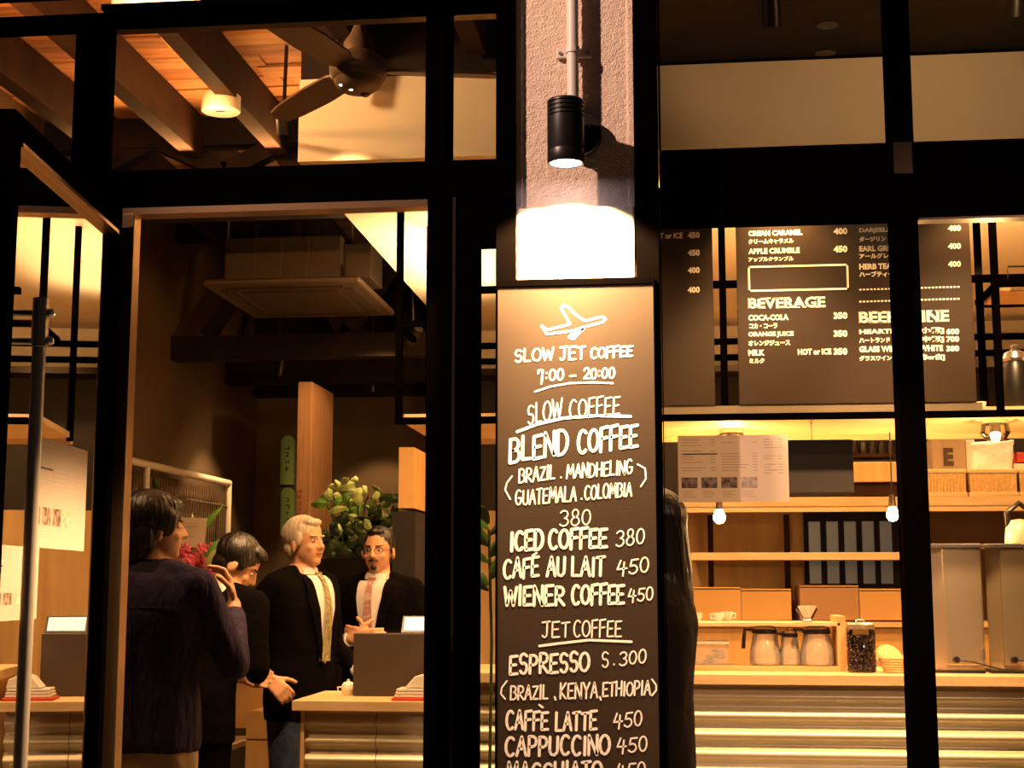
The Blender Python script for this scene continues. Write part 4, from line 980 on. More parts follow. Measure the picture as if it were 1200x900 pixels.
MB().tube([(v.x - 0.018, v.y, v.z + h + 0.024), (v.x - 0.014, v.y, v.z + h + 0.036), (v.x + 0.014, v.y, v.z + h + 0.036), (v.x + 0.018, v.y, v.z + h + 0.024)], 0.003, 6).build('knob', CHROME, l, smooth=True)
# bread basket with a round loaf
v = at(1049, 789, 1.98); v.z = ZR
t = thing('bread_basket', v, 'round wicker basket beside the bean jar holding a second basket', 'basket')
me = MB(); r = 0.058
for k in range(6):
    z = 0.008 + 0.010 * k; rr_ = r * (0.72 + 0.28 * k / 5); me.tube([(v.x + rr_ * math.cos(x_), v.y + rr_ * math.sin(x_), v.z + z) for x_ in [2 * math.pi * i / 28 for i in range(29)]], 0.0055, 6)
me.lathe([(0, 0.0), (r * 0.7, 0.0), (r * 0.92, 0.055)], v, 28); me.build('woven_side', BASKET, t, smooth=True)
MB().lathe([(r * 0.98, 0.058), (r * 1.04, 0.062), (r * 1.0, 0.068), (r * 0.94, 0.062)], v, 28).build('rim', BASKET, t, smooth=True)
v2 = v + Vector((-0.02, 0.03, 0.06)); me = MB(); rot = Euler((R(60), 0, R(12))).to_matrix()
for k in range(5):
    rr_ = 0.05 * (1 - 0.14 * k); me.tube([v2 + rot @ Vector((rr_ * math.cos(x_), rr_ * math.sin(x_), -0.008 * k)) for x_ in [2 * math.pi * i / 24 for i in range(25)]], 0.005, 6)
me.ell(v2, (0.05, 0.05, 0.012), 20, 8, rot); me.build('inner_basket', ORANGEWOOD, t, smooth=True)

# big steel machine backs at the right
def machine(px0, px1, label):
    yb = 1.98; a = at(px0, 700, yb).x; b = at(px1, 700, yb).x; zt = at((px0 + px1) / 2, 640, yb).z
    t = thing('coffee_machine', ((a + b) / 2, yb + 0.2, ZR), label, 'machine', 'steel machine backs on the long counter')
    m = (a + b) / 2
    MB().hexa([(a, yb + 0.03, ZR + 0.012), (a + 0.05, yb, ZR + 0.012), (b, yb, ZR + 0.012), (b, yb + 0.34, ZR + 0.012)], [(a, yb + 0.03, zt), (a + 0.05, yb, zt), (b, yb, zt), (b, yb + 0.34, zt)]).build('side_casing', STEEL, t)
    MB().box(a + 0.05, b, yb - 0.012, yb, ZR + 0.03, zt - 0.01).build('back_panel', STEEL, t, bevel=0.006)
    MB().box(a - 0.006, b + 0.003, yb - 0.018, yb + 0.1, zt - 0.008, zt + 0.010).build('top_rim', CHROME, t, bevel=0.004)
    MB().box(a + 0.0, b, yb - 0.008, yb + 0.2, ZR, ZR + 0.012).build('foot', PLASTICB, t)
    k = at(px0 + 31, 773, yb - 0.03)
    kn = MB().cyl((k.x, yb - 0.012, k.z), (k.x, yb - 0.045, k.z), 0.012, n=14).build('knob', PLASTICB, t, smooth=True)
    MB().tube([(k.x, yb - 0.035, k.z), (k.x + 0.06, yb - 0.04, k.z - 0.008), (k.x + 0.16, yb - 0.04, k.z - 0.035), (k.x + 0.26, yb - 0.03, ZR + 0.008)], 0.004, 6).build('hose', PLASTICB, t, smooth=True)
    MB().cyl((b - 0.01, yb - 0.025, ZR + 0.03), (b - 0.01, yb - 0.025, ZR + 0.10), 0.008, n=10).build('tap', CHROME, t, smooth=True)
machine(1090, 1151, 'brushed steel machine back just right of the black mullion')
machine(1158, 1222, 'brushed steel machine back at the right edge')
v = at(1196, 636, 2.15)
t = thing('kettle', v, 'cream kettle with black handle on top of the right machine', 'kettle')
zz = at(1190, 640, 1.98).z + 0.01 - v.z
MB().lathe([(0, zz), (0.058, zz), (0.062, zz + 0.01), (0.056, zz + 0.07), (0.035, zz + 0.10), (0, zz + 0.105)], v, 24).build('body', PORC, t, smooth=True)
MB().tube([(v.x - 0.045, v.y, v.z + zz + 0.07), (v.x - 0.05, v.y, v.z + zz + 0.13), (v.x, v.y, v.z + zz + 0.17), (v.x + 0.05, v.y, v.z + zz + 0.13), (v.x + 0.045, v.y, v.z + zz + 0.07)], 0.012, 8).build('handle', PLASTICB, t, smooth=True)

# ------------------------------------------------------------------ pendant bulbs, downlights, fan, cassette
def bulb(px, py, y, ztop, label, pw=4):
    v = at(px, py, y)
    t = thing('pendant_bulb', v, label, 'lamp', 'bare bulbs over the bar')
    MB().cyl((v.x, v.y, v.z + 0.075), (v.x, v.y, ztop), 0.003, n=6).build('cord', BRONZE, t)
    MB().cyl((v.x, v.y, v.z + 0.03), (v.x, v.y, v.z + 0.08), 0.016, 0.012, 14).build('socket', BRONZE, t, smooth=True)
    MB().lathe([(0, -0.032), (0.014, -0.029), (0.024, -0.016), (0.026, 0.0), (0.020, 0.016), (0.012, 0.032)], v, 18).build('bulb', BULB, t, smooth=True)
    light('POINT', 'bulb_light', (v.x, v.y - 0.05, v.z - 0.05), pw, WARM, size=0.03)
bulb(843, 605, 2.3, 2.045, 'glowing bare bulb hanging below the paper menu on the window', 13)
bulb(1046, 602, 2.3, 2.045, 'glowing bare bulb hanging beside the black mullion', 13)
def puck(px, label, y=1.95, pw=7):
    v = at(px, 500, y); v.z = 2.045
    t = thing('shelf_downlight', v, label, 'lamp', 'downlights under the hanging shelf')
    MB().cyl((v.x, v.y, 2.045), (v.x, v.y, 2.03), 0.05, n=24).build('chrome_ring', CHROME, t, smooth=True)
    MB().cyl((v.x, v.y, 2.03), (v.x, v.y, 1.995), 0.022, n=16).build('socket', PLASTICB, t, smooth=True)
    MB().lathe([(0, -0.085), (0.014, -0.083), (0.02, -0.06), (0.014, -0.05)], v, 16).build('bulb', BULB, t, smooth=True)
    MB().lathe([(0.052, -0.016), (0.058, -0.05), (0.042, -0.075), (0.036, -0.078)], v, 24).build('glass_shade', JARG, t, smooth=True)
    light('POINT', 'puck_light', (v.x, v.y - 0.03, 1.94), pw, WARM, size=0.02)
puck(857, 'flush downlight under the hanging shelf above the window menu paper', 2.1)
puck(1166, 'glass shaded downlight under the hanging shelf above the white bag', 1.85, 9)
# soffit downlights
first = None
for i, (x, y) in enumerate(DL):
    lab = '%s recessed soffit downlight from the left in the %s over the bar' % (('first', 'second', 'third', 'fourth')[i % 4], ('added front row', 'second row', 'third row', 'back row')[min(3, i // 4)])
    if i == len(DL) - 2: lab = 'recessed soffit downlight nearest the doorway top corner'
    if i == len(DL) - 1: lab = 'recessed soffit downlight seen just right of the thin black post'
    if first is None:
        first = thing('soffit_downlight', (x, y, 3.0), lab, 'lamp', 'recessed downlights in the soffit')
        MB().lathe([(0.048, -0.004), (0.056, -0.004), (0.056, 0.0), (0.048, 0.0)], (x, y, 3.0), 24).build('ring', PORC, first, smooth=True)
        MB().cyl((x, y, 2.997), (x, y, 2.999), 0.047, n=24).build('lens', LENS, first)
    else: copy_tree(first, (x, y, 3.0), label=lab)
for j, (px, py) in enumerate(((967, 62), (970, 29))):
    v = atz(px, py, 3.335)
    t = thing('ceiling_downlight', v, ('recessed ceiling downlight just above the pale bulkhead', 'recessed ceiling downlight, upper of the pair over the right window')[j], 'lamp', 'ceiling downlights at the window')
    MB().cyl((v.x, v.y, 3.333), (v.x, v.y, 3.335), 0.032, n=24).build('lens', LENSG, t)
    MB().lathe([(0.032, -0.003), (0.038, -0.003), (0.038, 0)], v, 24).build('ring', BRONZE, t)
# small spot fittings on the rafters and their rod
for x, y, z, tx, ty, tz, pw_, an_, bl_, lab in RS:
    d = (Vector((tx, ty, tz)) - Vector((x, y, z))).normalized(); o = Vector((x, y, z)) - d * 0.015
    t = thing('track_spot', (x, y, z), lab, 'lamp', 'track spots')
    mb = MB().cyl(o, o - d * 0.11, 0.032, 0.030, 18); mb.build('head', PLASTICB, t, smooth=True)
    MB().cyl(o - d * 0.05, (x, y, 3.588), 0.008, n=8).build('stem', PLASTICB, t)
# cylinder ceiling lamp
v = at(259, 123, 1.6); r = at(281, 123, 1.6).x - v.x; zt = at(259, 113, 1.6).z; zb = at(259, 131, 1.6).z
t = thing('cylinder_lamp', (v.x, 1.6, zt), 'short white drum lamp with glowing underside hanging from the rafter', 'lamp')
MB().lathe([(r * 0.97, zb), (r, zb + 0.003), (r, zt), (0.0, zt + 0.001)], (v.x, 1.6, 0), 36).build('drum', WHITEPAINT, t, smooth=True)
MB().cyl((v.x, 1.6, zb + 0.001), (v.x, 1.6, zb + 0.004), r * 0.965, n=36).build('diffuser', SHADEG, t)
MB().cyl((v.x, 1.6, zt), (v.x, 1.6, 3.4), 0.006, n=8).build('rod', BRONZE, t)
MB().box(v.x - 0.02, v.x + 0.02, 1.585, 1.60, zb - 0.0006, zb + 0.001).build('printed_mark', BRONZE, t)
light('POINT', 'cylinder_lamp_light', (v.x, 1.5, zb - 0.08), 3, WARM, size=0.05)
light('POINT', 'cylinder_lamp_light', (v.x - 0.02, 1.6, zt + 0.09), 2.5, AMBER, size=0.04)
# ceiling fan
v = at(420, 84, 0.6); hz = v.z
t = thing('ceiling_fan', (v.x, 0.6, hz), 'bronze three-blade ceiling fan with a small lamp in its hub', 'fan')
MB().cyl((v.x, 0.6, hz + 0.06), (v.x, 0.6, 3.4), 0.013, n=12).build('rod', FAN, t, smooth=True)
MB().lathe([(0.014, 0.17), (0.03, 0.13), (0.05, 0.10), (0.055, 0.065), (0.09, 0.04), (0.098, 0.01), (0.094, -0.02), (0.085, -0.03), (0.0, -0.03)], (v.x, 0.6, hz), 36).build('motor_housing', FAN, t, smooth=True)
MB().lathe([(0.083, -0.030), (0.075, -0.052), (0.05, -0.07), (0.0, -0.075)], (v.x, 0.6, hz), 36).build('hub_cap', FANB, t, smooth=True)
MB().ell((v.x - 0.03, 0.6 - 0.035, hz - 0.058), (0.033, 0.026, 0.010), rot=Euler((R(-18), R(14), 0)).to_matrix()).build('lamp_lens', LENS, t, smooth=True)
MB().ell((v.x + 0.02, 0.6 + 0.02, hz - 0.074), (0.016, 0.016, 0.008)).build('cap_screw', FAN, t, smooth=True)
for ang in (12, 132, 252):
    d = Vector((math.cos(R(ang)), math.sin(R(ang)), 0)); n_ = Vector((-d.y, d.x, 0)); mb = MB(); vs = []
    c0 = Vector((v.x, 0.6, hz + 0.002))
    for s_, hw in ((0.085, 0.030), (0.14, 0.050), (0.3, 0.055), (0.5, 0.048), (0.585, 0.036), (0.61, 0.012)):
        for t_ in (-1, 1):
            for dzz in (-0.004, 0.004): vs.append(c0 + d * s_ + n_ * hw * t_ + Vector((0, 0, dzz + 0.22 * hw * t_)))
    fs = []
    for i in range(5):
        a = 4 * i; b = a + 4; fs += [(a, a + 2, b + 2, b), (a + 1, b + 1, b + 3, a + 3), (a, b, b + 1, a + 1), (a + 2, a + 3, b + 3, b + 2)]
    fs += [(0, 1, 3, 2), (20, 22, 23, 21)]
    MB().add(vs, fs).build('blade', FANB, t)
# air-conditioning cassette
t = thing('air_conditioner', (-1.95, 3.45, 2.9), 'square ceiling cassette air conditioner hung below the dark beams', 'air conditioner')
MB().box(-2.36, -1.55, 2.98, 3.9, 2.90, 2.935).build('fascia', ACP, t, bevel=0.012)
MB().box(-2.21, -1.70, 3.15, 3.73, 2.893, 2.902).build('grille', GRILLE, t, bevel=0.003)
for q in ((-2.26, -1.65, 3.05, 3.10), (-2.26, -1.65, 3.78, 3.83), (-2.30, -2.25, 3.10, 3.78), (-1.66, -1.61, 3.10, 3.78)):
    MB().box(q[0], q[1], q[2], q[3], 2.894, 2.903).build('louvre', GRILLE, t)
MB().box(-2.28, -1.67, 3.08, 3.8, 2.935, 3.17).build('casing', ACG, t, bevel=0.006)
for x in (-2.12, -1.98, -1.84): MB().box(x - 0.004, x + 0.004, 3.074, 3.08, 2.96, 3.16).build('seam', ACP, t)
MB().box(-1.67, -1.53, 3.15, 3.45, 2.96, 3.14).build('pipe_box', ACG, t, bevel=0.004)
for x, y in ((-2.3, 3.2), (-1.64, 3.2), (-2.3, 3.7), (-1.64, 3.7)): MB().cyl((x, y, 2.93), (x, y, 3.42), 0.006, n=8).build('hanger_rod', STEEL, t)
# ------------------------------------------------------------------ papers on the glass
def sheet(name, O, U, V, wd, ht, nrm, label, PM=None):
    """printed sheet: O top left corner, U to the right, V down, nrm towards the viewer"""
    t = thing(name, O, label, 'paper')
    q = lambda u, v, d=0: O + U * u * wd + V * v * ht + nrm * d
    MB().hexa([q(0, 0, 0), q(1, 0, 0), q(1, 1, 0), q(0, 1, 0)], [q(0, 0, .0006), q(1, 0, .0006), q(1, 1, .0006), q(0, 1, .0006)]).build('sheet', PM or PAPER, t)
    ink = MB(); f = MB(); rr = random.Random(11); d = 0.0011
    def r(m, u0, u1, v0, v1): m.add([q(u0, v0, d), q(u1, v0, d), q(u1, v1, d), q(u0, v1, d)], [(0, 1, 2, 3)])
    for c0, c1, rows in ((0.04, 0.34, 13), (0.40, 0.72, 13), (0.78, 0.95, 13)):
        for k in range(rows):
            vv = 0.06 + k * 0.042
            if c0 < 0.1 and k == 5: r(ink, c0, c1 + 0.02, vv, vv + 0.018); continue
            if rr.random() < 0.25: continue
            r(f, c0, c0 + (c1 - c0) * rr.uniform(0.3, 0.75), vv, vv + 0.010); r(f, c1 - 0.04, c1, vv, vv + 0.010)
    for k in range(4):
        for m in range(4): r(f, 0.04 + 0.18 * k, 0.04 + 0.18 * k + rr.uniform(0.08, 0.14), 0.83 + 0.028 * m, 0.838 + 0.028 * m)
    tag(f.build('faint_print', FAINT, t), kind='stuff'); ink.build('heading_print', INK, t)
    for k in range(4):
        u = 0.03 + 0.18 * k; pm = MB(); r(pm, u, u + 0.145, 0.63, 0.79)
        pc = pm.build('picture', mat('photo_print%d' % (k == 3), ((0.06, 0.035, 0.025), (0.3, 0.2, 0.14))[k == 3], 0.6, 0, 0.3, (60, ((0.4, 0.28, 0.2), (0.6, 0.5, 0.4))[k == 3])), t)
    return t
tl_ = at(794, 511, 0.022); br = at(925, 588, 0.022)
sheet('menu_sheet', Vector((tl_.x, 0.018, tl_.z)), Vector((1, 0, 0)), Vector((0, 0, -1)), br.x - tl_.x, tl_.z - br.z, Vector((0, -1, 0)), 'white printed menu sheet with four small pictures taped to the right window')
def leafpt(px, py):
    d = ray(px, py); q = (H - CAM).dot(ln) / d.dot(ln); return CAM + d * q
a = leafpt(36, 508); b = leafpt(101, 527); c = leafpt(97, 640)
sheet('menu_sheet', Vector((a.x, a.y, a.z)) + ln * 0.004, (-ld), Vector((0, 0, -1)), (b - a).length, b.z - c.z + 0.01, ln, 'printed menu sheet with four small pictures taped to the open glass door', PAPER2)
a = leafpt(-25, 640); b = leafpt(44, 640)
sheet('menu_sheet', Vector((a.x, a.y, leafpt(20, 640).z)) + ln * 0.004, (-ld), Vector((0, 0, -1)), (b - a).length, 0.17, ln, 'lower printed sheet on the open glass door beside its pull handle', PAPER2)
# small blackboard hanging from the shelf by a string
a = at(924, 577, 1.72); b = at(999, 515, 1.72)
t = thing('small_blackboard', ((a.x + b.x) / 2, 1.72, a.z), 'blank dark board hanging on a string right of the window menu sheet', 'sign')
MB().box(a.x, b.x, 1.715, 1.73, a.z, b.z).build('board', mat('slate_board', (0.010, 0.007, 0.004), 0.7), t, bevel=0.001)
k = at(951, 503, 1.72)
MB().tube([(k.x, 1.722, 2.05), (k.x, 1.722, b.z)], 0.0015, 6).build('string', PLASTICB, t)
MB().tube([(k.x - 0.014, 1.722, 2.05), (k.x, 1.722, 2.02), (k.x + 0.014, 1.722, 2.05)], 0.0015, 6).build('hook', PLASTICB, t)

# ------------------------------------------------------------------ back shelves of the kitchen
BYK = 4.3
def zz(py, y=BYK): return at(900, py, y).z
def xx(px, y=BYK): return at(px, 620, y).x
t = thing('back_shelf', (xx(1000), BYK + 0.2, zz(585)), 'long timber back shelf above the kitchen bench holding baskets and boxes', 'shelf')
MB().box(xx(790), 2.58, BYK, YW - 0.005, zz(594), zz(583)).build('board', SHELFWOOD, t, bevel=0.003)
MB().box(xx(790), 2.58, BYK + 0.005, BYK + 0.02, zz(600), zz(594)).build('front_trim', TOPWOOD, t)
t = thing('kitchen_rail_shelf', (xx(920), BYK + 0.2, zz(652)), 'narrow bright shelf across the kitchen window', 'shelf')
MB().box(xx(800), xx(1075), BYK + 0.1, BYK + 0.3, zz(656), zz(647)).build('board', TOPWOOD, t, bevel=0.002)
for px in (835, 930): MB().box(xx(px) - 0.016, xx(px) + 0.016, 4.80, 4.84, zz(727), zz(598)).build('upright', BEAM, t)
t = thing('kitchen_bench', (xx(930), 4.5, 0), 'kitchen bench along the back wall with orange timber fronts', 'bench')
MB().box(xx(790), 2.58, 4.42, YW - 0.005, 0, zz(735)).build('body', ORANGEWOOD, t)
MB().box(xx(790), 2.58, 4.38, YW - 0.005, zz(735), zz(729)).build('top', TOPWOOD, t)
# kitchen window with frosted slats
t = setting('window_10')
x0, x1 = xx(943, 4.9), xx(1082, 4.9); z0, z1 = zz(690, 4.9), zz(600, 4.9)
MB().box(x0, x1, 4.95, 4.99, z0, z1).build('frame', BEAMD, t)
for i in range(5):
    px = 948 + i * 21; MB().box(xx(px, 4.9), xx(px + 14, 4.9), 4.935, 4.95, z0 + 0.03, zz(611, 4.9)).build('slat', FROST_GLOW, t, bevel=0.003)
# cartons and boxes
def carton(px0, px1, py0, py1, y, dep, m, label, name='carton', cat='box', flaps=True, group='cartons in the kitchen'):
    a = at(px0, py1, y); b = at(px1, py0, y)
    t = thing(name, ((a.x + b.x) / 2, y + dep / 2, a.z), label, cat, group)
    MB().box(a.x, b.x, y, y + dep, a.z, b.z).build('box', m, t, bevel=0.004)
    if flaps: MB().box(a.x + 0.002, b.x - 0.002, y - 0.002, y, b.z - 0.012, b.z - 0.008).build('lid_seam', BEAM, t)
    return t
carton(812, 868, 688, 727, 4.42, 0.35, BOXM, 'orange brown carton behind the cups on the riser')
carton(869, 927, 690, 727, 4.42, 0.35, BOXM, 'orange brown carton left of the kitchen upright')
carton(938, 1006, 686, 727, 4.42, 0.35, mat('dull_carton', (0.36, 0.2, 0.1), 0.8), 'dull brown carton behind the coffee dripper')
carton(1008, 1078, 690, 727, 4.42, 0.35, BOXM, 'orange brown carton behind the bean jar')
carton(1000, 1053, 541, 565, 4.32, 0.3, ORANGEWOOD, 'long pale timber box hanging above the bare bulb', 'timber_box', 'box', False)
carton(1000, 1056, 566, 582, 4.34, 0.3, BEAM, 'dark crate under the pale timber box', 'dark_crate', 'crate', False)
carton(802, 868, 592, 594, 4.34, 0.1, BEAM, 'thin dark board under the back shelf', 'thin_board', 'board', False)
e = carton(1094, 1131, 513, 577, 4.60, 0.25, mat('kraft', (0.34, 0.26, 0.17), 0.8), 'grey brown board with a large black letter E behind the baskets', 'letter_board', 'sign', False)
mb = MB(); printed(mb, 'E', 1106, 1117, 525, 546, 4.597, 0.06); mb.build('letter', INK, e)
# dark glasses rack
t = thing('glass_rack', (xx(1028), 4.45, zz(530)), 'dark rack of upturned glasses above the pale timber box', 'rack')
MB().box(xx(1000), xx(1080), 4.40, 4.6, zz(535), zz(531)).build('tray', BEAM, t)
for i in range(5):
    c = (xx(1008 + i * 11), 4.45, zz(531)); MB().lathe([(0.026, 0), (0.024, 0.05), (0.016, 0.075), (0, 0.076)], c, 14).build('glass', JARG, t, smooth=True)
MB().box(xx(1000), xx(1080), 4.60, 4.62, zz(532), zz(512)).build('back_panel', BEAMD, t)
# wicker baskets
def basket(px0, px1, label):
    y = BYK + 0.02; a = at(px0, 577, y); b = at(px1, 550, y); z0 = zz(583) + 0.001
    t = thing('wicker_basket', ((a.x + b.x) / 2, y + 0.12, z0), label, 'basket', 'baskets on the back shelf')
    MB().hexa([(a.x + 0.01, y + 0.01, z0), (b.x - 0.01, y + 0.01, z0), (b.x - 0.01, y + 0.25, z0), (a.x + 0.01, y + 0.25, z0)], [(a.x, y, b.z), (b.x, y, b.z), (b.x, y + 0.26, b.z), (a.x, y + 0.26, b.z)]).build('body', BASKET, t)
    for z in (b.z - 0.008, z0 + 0.012): MB().box(a.x - 0.003, b.x + 0.003, y - 0.006, y + 0.262, z - 0.012, z + 0.010).build('rim', TOPWOOD, t, bevel=0.004)
    n = 12
    for i in range(n): x = a.x + (b.x - a.x) * (i + 0.5) / n; MB().box(x - 0.004, x + 0.004, y - 0.003, y + 0.008, z0 + 0.02, b.z - 0.02).build('stake', BASKET, t)
basket(1087, 1132, 'wicker basket beside the mullion on the back shelf'); basket(1136, 1192, 'wicker basket under the white paper bag'); basket(1195, 1250, 'wicker basket at the right edge of the back shelf')
a = at(1143, 553, 4.38); b = at(1189, 517, 4.38)
t = thing('white_bag', ((a.x + b.x) / 2, 4.42, a.z), 'crumpled white paper bag standing in the wicker basket', 'bag')
m = MB(); m.hexa([(a.x, 4.36, a.z - 0.05), (b.x - 0.02, 4.36, a.z - 0.05), (b.x - 0.02, 4.48, a.z - 0.05), (a.x, 4.48, a.z - 0.05)], [(a.x - 0.01, 4.38, b.z - 0.01), (b.x, 4.37, b.z + 0.012), (b.x, 4.44, b.z), (a.x, 4.45, b.z)])
bg = m.build('bag', BAGW, t); remesh(bg, 0.012, 2, lambda co, n: n * noise.noise(co * 14) * 0.012)
t = copy = None
carton(1134, 1142, 515, 577, 4.62, 0.1, PORC, 'cream packet beside the white paper bag', 'packet', 'packet', False)
carton(1192, 1206, 530, 542, 4.40, 0.1, RED, 'small red box at the right edge of the back shelf', 'red_box', 'box', False)
carton(1188, 1206, 543, 553, 4.40, 0.1, PORC, 'small white tub under the red box', 'tub', 'tub', False)
# upper dark shelf with a plant in the right corner, wreath of dry leaves
t = thing('upper_back_shelf', (0.8, 4.8, 2.69), 'dark upper shelf high on the kitchen back wall', 'shelf')
MB().box(-1.2, 2.58, 4.75, YW - 0.005, 2.68, 2.72).build('board', BEAMD, t)
v = at(1190, 440, 1.75)
t = thing('glass_lantern', (v.x, 1.75, 2.07), 'dark lantern jar with a chrome top on the hanging shelf at the right', 'jar')
MB().lathe([(0, 0), (0.05, 0), (0.055, 0.02), (0.055, 0.16), (0.04, 0.19)], (v.x, 1.75, 2.07), 24).build('body', PLASTICB, t, smooth=True)
MB().lathe([(0.045, 0.19), (0.05, 0.20), (0.04, 0.225), (0.015, 0.235), (0.018, 0.25), (0, 0.26)], (v.x, 1.75, 2.07), 24).build('lid', CHROME, t, smooth=True)
v = at(1148, 470, 1.72)
t = thing('small_cup', (v.x, 1.72, 2.07), 'small pale cup on the hanging shelf beside the menu board', 'cup')
MB().lathe([(0, 0), (0.02, 0), (0.026, 0.03), (0.022, 0.03), (0.016, 0.004)], (v.x, 1.72, 2.07), 16).build('bowl', PORC, t, smooth=True)

# ------------------------------------------------------------------ dining side
# column
a = at(347, 560, 4.5); b = at(362, 560, 4.5)
t = setting('column_wall')
MB().box(a.x, b.x + 0.01, 4.5, 5.05, 0, 2.62).build('column', COLWOOD, t, bevel=0.004)
# vertical signs
def glyphs(mb, x, y, z, n, s, rr):
    for k in range(n):
        c = z - k * s * 1.35
        for j in range(4):
            u = rr.uniform(-.35, .35) * s; vz = rr.uniform(-.4, .4) * s
            if j % 2: mb.add([(x - s * .4, y, c + vz), (x + s * .4, y, c + vz), (x + s * .4, y, c + vz + s * .13), (x - s * .4, y, c + vz + s * .13)], [(0, 1, 2, 3)])
            else: mb.add([(x + u, y, c - s * .45), (x + u + s * .13, y, c - s * .45), (x + u + s * .13, y, c + s * .45), (x + u, y, c + s * .45)], [(0, 1, 2, 3)])
rr = random.Random(2)
for py0, py1, lab in ((510, 568, 'upper green vertical sign on the wall left of the timber column'), (571, 627, 'lower green vertical sign on the wall left of the timber column')):
    a = at(328, py1, 5.95); b = at(345, py0, 5.95); t = thing('green_sign', ((a.x + b.x) / 2, 5.95, a.z), lab, 'sign', 'green wall signs')
    w_ = (b.x - a.x); m = MB(); n = 8
    m.prism([(a.x, a.z), (b.x, a.z), (b.x, b.z - w_ * 0.4)] + [(a.x + w_ / 2 + w_ / 2 * math.cos(R(k * 180 / n)), b.z - w_ * 0.5 + w_ * 0.5 * math.sin(R(k * 180 / n))) for k in range(1, n)] + [(a.x, b.z - w_ * 0.4)], 'y', 5.95, 5.99)
    m.build('plaque', GREENS, t); g = MB(); glyphs(g, (a.x + b.x) / 2, 5.948, b.z - 0.09, 4, 0.036, rr); g.build('lettering', INK, t)
v = at(351, 572, 4.49); t = thing('vertical_label', (v.x, 4.49, v.z - 0.2), 'narrow paper strip with vertical characters on the timber column', 'sign')
MB().box(v.x - 0.016, v.x + 0.016, 4.497, 4.499, v.z - 0.27, v.z).build('strip', COLWOOD, t); g = MB(); glyphs(g, v.x, 4.4955, v.z - 0.02, 7, 0.026, rr); g.build('lettering', mat('red_ink', (0.25, 0.06, 0.03), 0.7), t)

# wire panel on tubes along the left wall
t = thing('wire_rack', (-2.85, 4.2, 0), 'pale tube framed wire mesh rack along the left wall', 'rack')
y0, y1, zt = 2.5, 5.07, 2.05
for y in (y0, 3.6, y1): MB().cyl((-2.85, y, 0), (-2.85, y, zt), 0.020, n=12).build('upright', PORC, t, smooth=True)
MB().cyl((-2.85, y0, zt), (-2.85, y1, zt), 0.022, n=12).build('top_tube', PORC, t, smooth=True)
for z in (1.9, 1.62, 1.3): MB().cyl((-2.85, y0, z), (-2.85, y1, z), 0.007, n=8).build('cross_wire', STEEL, t)
for i in range(60):
    y = y0 + 0.04 + i * 0.042; MB().cyl((-2.85, y, 0.9), (-2.85, y, zt - 0.06), 0.0035, n=5, caps=False).build('mesh_wire', STEEL, t)
for z in (0.85, 0.45): MB().box(-2.93, -2.62, y0, y1, z - 0.015, z + 0.015).build('shelf', SHELFWOOD, t)

# orchid bouquet on a stand with card
v = at(216, 665, 3.3)
t = thing('orchid_bouquet', (v.x, 3.3, 0), 'bright pink orchid bouquet with white card and green leaves on a stand', 'flowers')
MB().lathe([(0.10, 0), (0.09, 0.02), (0.015, 0.04), (0.015, 1.0), (0.07, 1.02), (0.09, 1.16)], (v.x, 3.3, 0), 20).build('stand', BEAM, t, smooth=True)
rr = random.Random(21)
for i in range(46):
    c = Vector((v.x + rr.uniform(-0.12, 0.17), 3.3 + rr.uniform(-0.08, 0.08), at(216, 660, 3.3).z + rr.uniform(-0.13, 0.08))); m = MB()
    for k in range(5):
        a_ = 2 * math.pi * k / 5 + rr.random(); d = Vector((math.cos(a_), -0.25, math.sin(a_))); m.ell(c + d * 0.017, (0.017, 0.004, 0.011), 8, 5, Euler((0, -a_, 0)).to_matrix())
    m.ell(c + Vector((0, -0.01, 0)), (0.006,) * 3, 6, 5); m.build('blossom', PINK, t, smooth=True)
def leafm(p, q, wd, droop=0.03, side=Vector((0, 1, 0))):
    p = Vector(p); q = Vector(q); d = q - p; s = d.cross(side).normalized(); vs = []; fs = []
    for i in range(6):
        u = i / 5; c = p + d * u + Vector((0, -0.02 * math.sin(u * 3), -droop * u * u)); w_ = wd * math.sin(math.pi * min(0.98, u * 0.92 + 0.06)); vs += [c - s * w_, c + Vector((0, -0.006, 0.004)), c + s * w_]
        if i: a = 3 * i; fs += [(a - 3, a - 2, a + 1, a), (a - 2, a - 1, a + 2, a + 1)]
    return MB().add(vs, fs)
for (a0, a1, b0, b1), wd, m in (((232, 628, 262, 586), 0.018, LEAF), ((196, 650, 198, 588), 0.02, LEAFP), ((238, 668, 272, 628), 0.03, LEAFP), ((236, 664, 276, 640), 0.02, LEAFP), ((188, 590, 182, 552), 0.02, LEAFD), ((225, 640, 226, 595), 0.02, LEAFP), ((238, 655, 268, 622), 0.02, LEAF)):
    leafm(at(a0, a1, 3.32), at(b0, b1, 3.32), wd).build('leaf', m, t, smooth=True)
a = at(202, 640, 3.25); b = at(240, 606, 3.25)
MB().hexa([(a.x, 3.25, a.z), (b.x, 3.25, a.z - 0.01), (b.x, 3.254, a.z - 0.01), (a.x, 3.254, a.z)], [(a.x + 0.005, 3.27, b.z), (b.x + 0.005, 3.27, b.z - 0.005), (b.x + 0.005, 3.274, b.z - 0.005), (a.x + 0.005, 3.274, b.z)]).build('card', PAPER, t)
m = MB()
for k in range(4): z = b.z - 0.03 - 0.022 * k; m.box(a.x + 0.03, b.x - 0.03 - 0.008 * k, 3.255 - 0.008 + 0.004 * (3 - k) * 0, 3.25, z - 0.002, z)
m.build('card_print', FAINT, t)

